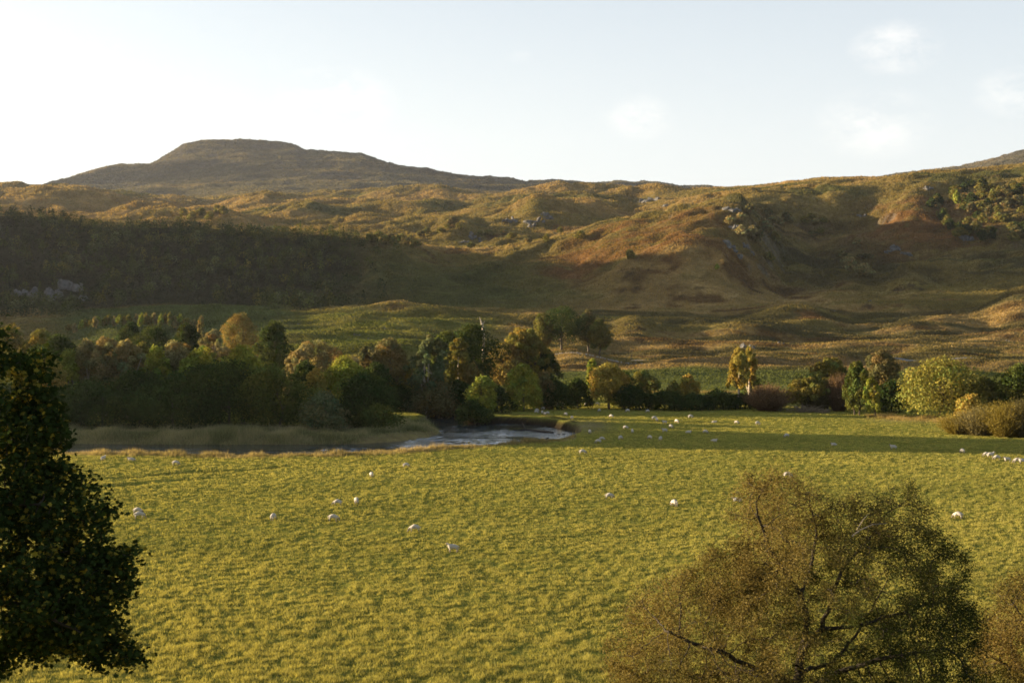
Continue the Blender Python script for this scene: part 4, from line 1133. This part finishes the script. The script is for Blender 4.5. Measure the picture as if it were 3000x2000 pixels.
def leaves_edge(N, par, ch, r, t):
    rng = rng_(19)
    tips = np.where(r < .022)[0]; per = 40
    P = np.repeat(N[tips], per, 0) + rng.normal(size=(len(tips) * per, 3)) * .14; n = len(P)
    V, Q = leaf_quads(P, rng.normal(size=(n, 3)) + np.array([0, 0, .4]), .055 + .035 * rng.random(n), rng, .6)
    g = np.clip(.55 + .7 * fbm(P[:, 0] / 1.3, P[:, 2] / 1.3, 305, 3), 0, 1)[:, None]
    c = (np.array([.15, .105, .034]) * (1 - g) + np.array([.055, .06, .016]) * g) * (.65 + .7 * rng.random((n, 1)))
    build('crown', V, [Q], M_LEAF, np.repeat(c, 4, 0), t)


branch_tree('autumn_tree', 'olive-brown tree cut by the picture edge beside the forked autumn tree', PQ, YQ, SR, (xq, YQ, zq), 2300, 2.6, 23, leaves_edge, M_DARKBARK, .2)

# the dark sycamore on the left
YL = 36.0; YR = YL; xl = (-190 - 1500) / F * YL; zl = ground(xl, YL)
SR = [(np.array([xl, YL, zl - .2]), -1)]
q = chain([(-190, 2100, 0), (-180, 1800, 0)], 0)
chain([(-60, 1760, -.8), (80, 1780, -1.4), (250, 1860, -1.6)], q - 4); chain([(-40, 1700, .6), (120, 1640, 1.0), (260, 1600, 1.0)], q - 2)
q2 = chain([(-170, 1550, 0), (-120, 1250, .1), (-60, 1080, .1)], q)
chain([(0, 1480, -.9), (150, 1480, -1.2)], q + 4); chain([(20, 1250, .7), (110, 1200, .9)], q2 - 8); chain([(-300, 1600, .6), (-400, 1500, 1)], q)
chain([(60, 1880, .4), (200, 1900, .6), (330, 1900, .5)], q - 6)
PL = [(-520, 1500), (-470, 1100), (-320, 950), (-150, 905), (-30, 950), (20, 962), (64, 958), (110, 985), (140, 1000), (150, 1060), (138, 1105), (166, 1180), (196, 1275), (184, 1318),
      (180, 1365), (238, 1378), (292, 1412), (342, 1466), (350, 1494), (316, 1537), (326, 1588), (375, 1602), (412, 1606), (408, 1630), (380, 1655), (370, 1711), (386, 1760),
      (384, 1796), (343, 1830), (362, 1881), (400, 1898), (436, 1918), (424, 1938), (361, 1956), (320, 1936), (289, 1968), (250, 1930), (200, 1938), (150, 1926), (132, 1985),
      (112, 1995), (76, 1950), (0, 1968), (-100, 2000), (-300, 2000), (-470, 1850)]
LEAF_PTS = np.array([(0, -.5), (.16, -.30), (.44, -.30), (.30, -.06), (.5, .16), (.22, .16), (.0, .55), (-.22, .16), (-.5, .16), (-.30, -.06), (-.44, -.30), (-.16, -.30)])


def leaves_left(N, par, ch, r, t):
    rng = rng_(29)
    tips = np.where(r < .03)[0]; per = 27
    P = np.repeat(N[tips], per, 0) + rng.normal(size=(len(tips) * per, 3)) * np.array([.17, .17, .13]); n = len(P)
    Nn = unit(rng.normal(size=(n, 3)) * .55 + np.array([0, -.25, .75])); tt = unit(np.cross(Nn, rng.normal(size=(n, 3)))); bb = np.cross(Nn, tt)
    s = (.10 + .08 * rng.random(n))[:, None, None]
    V = (P[:, None] + s * (LEAF_PTS[None, :, :1] * tt[:, None] + LEAF_PTS[None, :, 1:] * bb[:, None]
                           - .35 * (LEAF_PTS[None, :, :1] ** 2 + LEAF_PTS[None, :, 1:] ** 2) * Nn[:, None])).reshape(-1, 3)
    b = np.arange(n)[:, None] * 12
    q4 = np.concatenate([b + np.array([[0, 1, 9, 11]]), b + np.array([[1, 2, 3, 9]]), b + np.array([[3, 4, 5, 7]]), b + np.array([[3, 7, 8, 9]])])
    q3 = np.concatenate([b + np.array([[5, 6, 7]]), b + np.array([[9, 10, 11]])])
    y = (rng.random(n) < .10 + .35 * (fbm(P[:, 0] / 1.2, P[:, 2] / 1.2, 311, 2) > .35))[:, None]
    c = np.where(y, np.array([.15, .13, .02]), np.array([.022, .036, .010])) * (.6 + .8 * rng.random((n, 1)))
    build('crown', V, [q4, q3], M_SYC, np.repeat(c, 12, 0), t)


branch_tree('sycamore_tree', 'dark sycamore with broad lobed leaves in the near left', PL, YL, SR, (xl, YL, zl), 2600, 3.2, 27, leaves_left, M_DARKBARK, .3, tip=.008)

# ------------------------------------------------------------------ sheep
def sheep_mesh(name, pose, seed):
    """one continuous body grown by the skin modifier; fleece, face and legs are material zones"""
    rng = rng_(seed)
    if pose == 'graze':
        sp = [(-.54, 0, .66, .12), (-.42, 0, .66, .215), (-.15, 0, .64, .27), (.14, 0, .64, .265), (.36, 0, .64, .21), (.52, 0, .50, .125), (.63, 0, .30, .085), (.68, 0, .19, .075), (.74, 0, .08, .05)]
    else:
        sp = [(-.54, 0, .66, .12), (-.42, 0, .66, .215), (-.15, 0, .64, .27), (.14, 0, .64, .265), (.36, 0, .68, .21), (.50, 0, .82, .125), (.58, 0, .95, .09), (.66, 0, .94, .078), (.78, 0, .88, .05)]
    if pose == 'lie':
        sp = [(x, y, z - .32 if i < 5 else z - .34, r * (1.06 if i < 5 else 1)) for i, (x, y, z, r) in enumerate(sp)]
    V = [s[:3] for s in sp]; R = [s[3] for s in sp]; E = [(i, i + 1) for i in range(len(sp) - 1)]
    def limb(root, pts):
        p = root
        for x, y, z, r in pts:
            V.append((x, y, z)); R.append(r); E.append((p, len(V) - 1)); p = len(V) - 1
    st = rng.uniform(-.05, .05)
    for s in (-1, 1):
        if pose == 'lie':
            limb(4, [(.36, .16 * s, .22, .08), (.52, .17 * s, .06, .045), (.36, .18 * s, .045, .04)])
            limb(1, [(-.36, .2 * s, .2, .1), (-.18, .24 * s, .06, .05), (-.36, .25 * s, .045, .04)])
        else:
            limb(4, [(.32, .13 * s, .46, .085), (.32 + st * s, .13 * s, .24, .045), (.32 + st * s, .13 * s, .02, .04)])
            limb(1, [(-.38, .14 * s, .46, .11), (-.47 - st * s, .14 * s, .27, .05), (-.42 - st * s, .14 * s, .02, .04)])
        hd = sp[7] if pose != 'graze' else sp[7]
        limb(6, [(sp[6][0] - .01, .06 * s, sp[6][2] + .05, .03), (sp[6][0] - .03, .16 * s, sp[6][2] + .04, .022)])
    limb(0, [(-.60, 0, .52 if pose != 'lie' else .24, .045), (-.61, 0, .36 if pose != 'lie' else .1, .03)])
    me = bpy.data.meshes.new(name); me.from_pydata(V, E, []); o = bpy.data.objects.new(name, me); COL.objects.link(o)
    md = o.modifiers.new('skin', 'SKIN'); md.use_smooth_shade = True
    for i, sv in enumerate(me.skin_vertices[0].data):
        sv.radius = (R[i], R[i]); sv.use_root = (i == 0)
    sub = o.modifiers.new('sub', 'SUBSURF'); sub.levels = 2; sub.render_levels = 2
    dg = bpy.context.evaluated_depsgraph_get(); dg.update()
    m2 = bpy.data.meshes.new_from_object(o.evaluated_get(dg)); m2.name = name
    bpy.data.objects.remove(o); bpy.data.meshes.remove(me)
    n = len(m2.vertices); co = np.empty(n * 3, np.float32); m2.vertices.foreach_get('co', co); co = co.reshape(-1, 3)
    body = (co[:, 0] < .5) & (co[:, 2] > (.36 if pose != 'lie' else .08))
    cn = (co - np.array([-.05, 0, .64 if pose != 'lie' else .32]))
    co += (unit(cn) * ((vnoise(co[:, 0] * 14 + co[:, 2] * 9, co[:, 1] * 14 + co[:, 2] * 5, seed) - .5) * .07)[:, None]) * body[:, None]
    m2.vertices.foreach_set('co', co.ravel())
    m2.materials.clear(); m2.materials.append(M_WOOL); m2.materials.append(M_FACE)
    for p in m2.polygons:
        c = p.center
        p.material_index = 1 if ((c[0] > .57) or (c[2] < .30 and pose != 'lie' and c[0] < .5) or (pose == 'lie' and c[2] < .09)) else 0
        p.use_smooth = True
    m2.update()
    return m2


SHEEP = {'g': [sheep_mesh('sheep', 'graze', 1), sheep_mesh('sheep', 'graze', 2)], 's': [sheep_mesh('sheep', 'stand', 3)], 'l': [sheep_mesh('sheep', 'lie', 4)]}
FL = 'tiny white sheep bunched together above the eroded river bank'
EDGE = 'tiny sheep along the foot of the far hedge beyond the shadow'
BAND = 'small sheep grazing in the broad shadow across the far meadow'
SH = [  # u, row of the feet, pose, heading (degrees, 0 = faces right), label
    (302, 1350, 's', 60, 'white sheep close to the river bank grass, nearest the sycamore'),
    (385, 1350, 'l', 180, 'sheep lying by the river bank grass near the sycamore'),
    (515, 1364, 'g', 0, 'sheep in the furrow, seen side-on with a dark face'),
    (404, 1506, 'g', 0, 'sheep standing just behind another one by the sycamore'),
    (409, 1520, 'g', 20, 'front sheep of the close pair beside the sycamore'),
    (801, 1525, 'g', 75, 'lone white sheep in mid field seen from behind'),
    (988, 1482, 'g', 180, 'greyish sheep left in the group of three in mid field'),
    (1044, 1478, 'g', 100, 'rearmost white sheep of the group of three in mid field'),
    (977, 1528, 'g', 0, 'front sheep of the group of three in mid field'),
    (1088, 1399, 'g', 110, 'lone sheep below the river bend'),
    (1190, 1370, 'g', 20, 'plump white sheep nearest the bank grass of the river bend'),
    (1214, 1560, 'g', 180, 'cream sheep grazing below the centre of the field'),
    (1327, 1619, 's', 180, 'nearest cream sheep, in the open foreground grass'),
    (1786, 1462, 'g', 0, 'sheep with dark head down, left of the lone one near the autumn tree'),
    (1975, 1484, 'g', 120, 'lone white sheep left of the autumn tree top'),
    (2806, 1520, 'g', 150, 'white sheep right of the autumn tree'),
    (2160, 1469, 'l', 180, 'sheep half screened by the left twigs of the autumn tree'),
    (2308, 1400, 'g', 0, 'pale sheep peeping over the top twigs of the autumn tree'),
    (1707, 1331, 'g', 0, 'sunlit sheep just outside the shadow, below the river bend'),
    (1752, 1299, 'g', 180, 'sunlit sheep at the very edge of the meadow shadow'),
    (1764, 1291, 'g', 0, 'shaded sheep touching the sunlit one at the shadow edge'),
    (2617, 1318, 's', 180, 'sunlit sheep on the shadow edge toward the right'),
    (2819, 1328, 'g', 110, 'sunlit sheep between the shadow edge and the walking line'),
    (2889, 1338, 'g', 180, 'first sheep of the walking line at the right'),
    (2902, 1341, 's', 0, 'second sheep of the walking line at the right, close to the first'),
    (2920, 1348, 'g', 180, 'third sheep of the walking line at the right'),
    (2951, 1354, 's', 180, 'fourth sheep of the walking line at the right'),
    (2979, 1358, 'g', 180, 'fifth sheep of the walking line at the right'),
    (2995, 1359, 's', 170, 'last sheep of the walking line, at the picture edge'),
]
for (cx, cy) in ((1855, 1270), (1850, 1290), (1915, 1297), (1945, 1313), (1975, 1303), (1922, 1252)):
    SH.append((1100 + .2551 * cx, 882 + .2551 * cy, 'g', cx * 7 % 360, FL))
for (cx, cy, lb) in ((1190, 1287, 'sheep on the bank beside the bush leaning over the river'), (1275, 1306, 'pale sheep on the lip of the eroded bank'), (2145, 1242, BAND), (2185, 1318, BAND), (2255, 1357, BAND)):
    SH.append((1100 + .2551 * cx, 882 + .2551 * cy, 'g', cx * 5 % 360, lb))
for (cx, cy) in ((610, 963), (935, 968), (1165, 973), (750, 1030), (1245, 1055), (1270, 1075), (1360, 1104), (1500, 1092), (1435, 1152), (915, 1164), (990, 1208), (1360, 1203), (1635, 1206), (1830, 1212),
                 (500, 1216), (855, 1284), (1190, 1278), (1315, 1296), (1930, 1306), (1930, 1090), (2190, 1103)):
    lb = BAND
    if cx == 500: lb = 'sheep on the worn pale ground by the river bend'
    if cx == 1190: lb = 'largest sheep in the meadow shadow, beside a darker one'
    if cx == 1315: lb = 'darker sheep beside the largest one in the meadow shadow'
    SH.append((1600 + .2551 * cx, 961 + .2551 * cy, 'l' if cx in (1930, 1635) else 's' if cx in (1360, 990) else 'g', cx * 11 % 360, lb))
SH.append((1600 + .2551 * 1660, 961 + .2551 * 1036, 'g', 10, 'bright sheep in the thin sunlit strip of the far meadow'))
for cx in (90, 135, 200, 330, 450, 590):
    SH.append((1600 + .2551 * cx, 961 + .2551 * (884 + cx * .012), 'g', cx * 3 % 360, EDGE))
SH += [(2220, 1245, 'g', 30, 'sheep in the shadow below the russet willow'), (2304, 1282, 'g', 200, 'lone sheep in the middle of the shadow below the bare branches'), (2443, 1305, 'l', 180, 'sheep lying near the lower edge of the shadow on the right')]
_cnt = 0
for (u, row, ps, hd, lab) in SH:
    Y = F * 22.0 / (row - HZ); X = (u - 1500) / F * Y
    for _ in range(3):
        Y = -F * ground(X, Y) / (row - HZ); X = (u - 1500) / F * Y
    me = SHEEP[ps][_cnt % len(SHEEP[ps])]
    o = bpy.data.objects.new('sheep', me); COL.objects.link(o)
    o.location = (X, Y, ground(X, Y) + (.03 if ps != 'l' else 0)); o.rotation_euler = (0, 0, math.radians(hd))
    s = .86 + .16 * ((_cnt * 37) % 10) / 10; o.scale = (s, s, s)
    tag(o, lab, 'sheep', 'sheep grazing the meadow'); _cnt += 1


# ------------------------------------------------------------------ rocks, snag, brush pile, old wall
import bmesh


def rock_mesh(seed, n=22, flat=.6):
    rng = rng_(seed); bm = bmesh.new()
    for p in unit(rng.normal(size=(n, 3))) * rng.uniform(.75, 1.05, (n, 1)): bm.verts.new((p[0], p[1], p[2] * flat))
    r = bmesh.ops.convex_hull(bm, input=bm.verts)
    for v in [v for v in bm.verts if not v.link_faces]: bm.verts.remove(v)
    bmesh.ops.bevel(bm, geom=list(bm.edges), offset=.07, segments=1, affect='EDGES')
    return bm


def outcrop(nm, label, u, row, Y0, Y1, wid, hgt, seed, mat=M_ROCK, n=12, cat='rock', group='rock outcrops', Yfix=None):
    """a crag: faceted blocks fused into one broken face, half sunk in the slope"""
    if Yfix: Y = Yfix; X = (u - 1500) / F * Y
    else: X, Y = on_hill(u, row, Y0, Y1)
    rng = rng_(seed); z0 = ground(X, Y)
    V, Fc = [], []; o = 0
    for i in range(n):
        bm = rock_mesh(seed * 31 + i, 13, rng.uniform(.7, 1.5))
        s = wid * rng.uniform(.08, .24) * (1 if i else 1.2)
        dx = rng.uniform(-.5, .5) * wid * .8; dy = rng.uniform(-.25, .25) * wid
        dz = terrain(np.array([X + dx]), np.array([Y + dy]), False)[0] - z0
        a = rng.uniform(0, 6.28); bm.verts.ensure_lookup_table()
        for v in bm.verts:
            p = v.co; x = p.x * math.cos(a) - p.y * math.sin(a); y = p.x * math.sin(a) + p.y * math.cos(a)
            V.append((dx + x * s, dy + y * s, dz + p.z * s * hgt / wid * 2.0))
        bm.verts.index_update()
        Fc += [tuple(v.index + o for v in f.verts) for f in bm.faces]; o += len(bm.verts); bm.free()
    me = bpy.data.meshes.new(nm); me.from_pydata(V, [], Fc); me.materials.append(mat); me.update()
    ob = bpy.data.objects.new(nm, me); COL.objects.link(ob); ob.location = (X, Y, z0)
    return tag(ob, label, cat, group)


for i, (u, row, w, h, lab) in enumerate([
        (75, 872, 22, 13, 'leftmost grey rock face of the crag in the dark wood'), (118, 885, 20, 12, 'second grey rock face from the left in the dark wood'),
        (160, 868, 18, 14, 'middle grey rock face of the crag in the dark wood'), (205, 850, 22, 15, 'highest pale rock face of the crag in the dark wood'),
        (232, 880, 12, 9, 'small pale rock face at the right end of the crag in the dark wood')]):
    outcrop('cliff', lab, u, row, 900, 1330, w, h, 400 + i, n=20, cat='cliff', group='rock faces of the wooded crag')
for i, (u, row, w, h, lab) in enumerate([
        (1495, 655, 22, 8, 'grey outcrop on the left shoulder of the middle rocky knoll'), (1570, 662, 26, 12, 'blue-grey slabs in the shaded face of the middle rocky knoll'),
        (1600, 642, 18, 8, 'upper grey outcrop of the middle rocky knoll'), (1910, 590, 34, 14, 'broad rocky cap on the skyline knob left of the right ridge'),
        (1950, 605, 20, 9, 'lower rock ledge beneath the skyline knob'), (2150, 622, 16, 7, 'grey outcrop high on the bracken spur'),
        (2160, 668, 14, 6, 'grey rocks midway down the bracken spur'), (2150, 735, 18, 7, 'pale rock ledge in the shade under the bracken spur'),
        (2190, 728, 10, 5, 'small pale rock right of the shaded ledge under the spur'), (2525, 636, 12, 5, 'pale rocks at the top of the shaded hollow'),
        (2612, 738, 16, 8, 'grey rock face in the shaded hollow, left of a pair'), (2655, 744, 12, 6, 'grey rock face in the shaded hollow, right of a pair'),
        (2830, 704, 16, 9, 'pale crag at the foot of the hanging wood'), (2722, 560, 14, 5, 'grey rocks at the upper left edge of the hanging wood'),
        (1390, 705, 16, 6, 'rocky bump on the slope left of the middle knoll'), (1360, 712, 12, 5, 'smaller rocky bump at the left of the slope below the knoll')]):
    outcrop('rock_outcrop', lab, u, row, 1000, 2300, w, h, 450 + i)
for i, (u, row, w, h, lab) in enumerate([
        (2172, 1018, 7, 5.5, 'dark blue-grey crag behind the white-trunked birch'), (2200, 1022, 5, 3.6, 'lower block right of the dark crag behind the birch'),
        (2288, 1008, 4.4, 2.6, 'grey boulder pair on the moor right of the dark crag'), (2440, 912, 4, 1.6, 'pale stones on the sunlit terrace, left of the hump'),
        (2544, 884, 5, 1.8, 'pale flat stones on the terrace below the hollow'), (2955, 1000, 2.6, 1.4, 'small white stone by the dark hump at the right'),
        (1044, 982, 4.0, 1.8, 'grey boulder on the sunlit lawn, larger of two'), (1134, 964, 3.2, 1.4, 'grey boulder on the sunlit lawn, smaller of two'),
        (1080, 992, 2.6, 1.4, 'weathered stone low on the sunlit lawn'), (870, 952, 5, 1.2, 'scatter of pale stones at the left end of the sunlit lawn')]):
    outcrop('boulder', lab, u, row, 560, 1000, w, h, 500 + i, n=4, group='boulders on the moor')

# low tumbled wall beyond the green strip: one course of stones along the track
rng = rng_(606)
xs = np.arange(5, 75, .62); V, Fc, o = [], [], 0
for x in xs:
    Y = 606 + 1.5 * math.sin(x * .05)
    if rng.random() < .22: continue
    bm = rock_mesh(int(x * 100), 12, .8); s = rng.uniform(.35, .6); bm.verts.index_update(); zz_ = ground(x, Y)
    for v in bm.verts: V.append((x + v.co.x * s, Y + v.co.y * s, zz_ + .3 + v.co.z * s))
    Fc += [tuple(v.index + o for v in f.verts) for f in bm.faces]; o += len(bm.verts); bm.free()
me = bpy.data.meshes.new('stone_wall'); me.from_pydata(V, [], Fc); me.materials.append(M_STONE); me.update()
ob = bpy.data.objects.new('stone_wall', me); COL.objects.link(ob)
tag(ob, 'low tumbled pale stone wall between the green strip and the track', 'wall')

# dead snag at the edge of the lawn
Ys_ = 430.0; xs_ = (1415 - 1500) / F * Ys_; zs_ = ground(xs_, Ys_)
def wq(u, y): return np.array([(u - 1500) / F * Ys_ - xs_, 0, (HZ - y) / F * Ys_ - zs_])
A = [np.array([0, 0, -.2]), wq(1417, 975), wq(1413, 952), wq(1413, 952)]; B = [wq(1417, 975), wq(1413, 952), wq(1405, 928), wq(1420, 940)]
V, Q = tubes(np.array(A), np.array(B), np.array([.55, .42, .32, .18]), np.array([.42, .32, .06, .04]), 7)
ob = build('dead_tree', V, [Q], M_PALEBARK, smooth=True); ob.location = (xs_, Ys_, zs_)
tag(ob, 'pale dead snag rising behind the big dark oak', 'dead tree')

M_DEADWOOD = mat_plain('dead_wood', (.19, .15, .10), .4, 4., .3)
# heap of bare branches at the meadow edge
for i, (u, Y, w, n_, lab) in enumerate([(2360, 341, 7.5, 130, 'large heap of bare bleached branches on the meadow edge'), (2270, 345, 4.5, 60, 'smaller tangle of bare twigs at the foot of the russet willow'), (2412, 338, 3.5, 50, 'sprawl of bare twigs right of the large branch heap')]):
    rng = rng_(700 + i); X = (u - 1500) / F * Y; z0 = ground(X, Y)
    a = rng.uniform(0, 6.28, n_); L = w * rng.uniform(.25, .6, n_)
    A = np.stack([rng.normal(size=n_) * w * .18, rng.normal(size=n_) * w * .12, rng.random(n_) * .4], 1)
    B = A + np.stack([np.cos(a) * L, np.sin(a) * L * .7, rng.random(n_) * L * .55], 1)
    M_ = (A + B) / 2 + rng.normal(size=(n_, 3)) * .25
    V, Q = tubes(np.concatenate([A, M_]), np.concatenate([M_, B]), np.full(2 * n_, .06), np.concatenate([np.full(n_, .05), np.full(n_, .012)]), 4)
    ob = build('branch_heap', V, [Q], M_DEADWOOD, smooth=True); ob.location = (X, Y, z0)
    tag(ob, lab, 'branch heap', 'bare branch heaps')

# fallen bough lying in the bend, rocks at its foot
Yb = 306.0; Xb = (1560 - 1500) / F * Yb
def rp(u, y): Yk = F * -WZ / (y - HZ); return np.array([(u - 1500) / F * Yk - Xb, Yk - Yb, .12])
pts = [rp(1505, 1262), rp(1540, 1259), rp(1580, 1264), rp(1620, 1268)]
A = pts[:-1] + [pts[1], pts[2]]; B = pts[1:] + [rp(1528, 1246) + np.array([0, 0, .8]), rp(1600, 1256) + np.array([0, 0, .5])]
V, Q = tubes(np.array(A), np.array(B), np.array([.08, .16, .2, .07, .06]), np.array([.16, .2, .22, .02, .02]), 6)
ob = build('fallen_branch', V, [Q], M_DARKBARK, smooth=True); ob.location = (Xb, Yb, WZ)
tag(ob, 'dark fallen bough lying in the water of the river bend', 'branch')
for i, (u, row, w, lab) in enumerate([(1640, 1272, 2.2, 'dark slumped turf block in the water under the bend'), (1610, 1283, 1.8, 'dark wet rock at the near lip of the bend'), (1560, 1286, 1.5, 'smaller dark wet rock left along the lip of the bend'), (1480, 1234, 1.6, 'slumped earth block below the eroded bank')]):
    Y = F * -WZ / (row - HZ)
    ob = outcrop('bank_block', lab, u, 0, 0, 0, w, .7, 720 + i, M_DARKBARK, 4, 'rock', 'blocks slumped from the bank', Yfix=Y)
    ob.location.z = WZ - .1
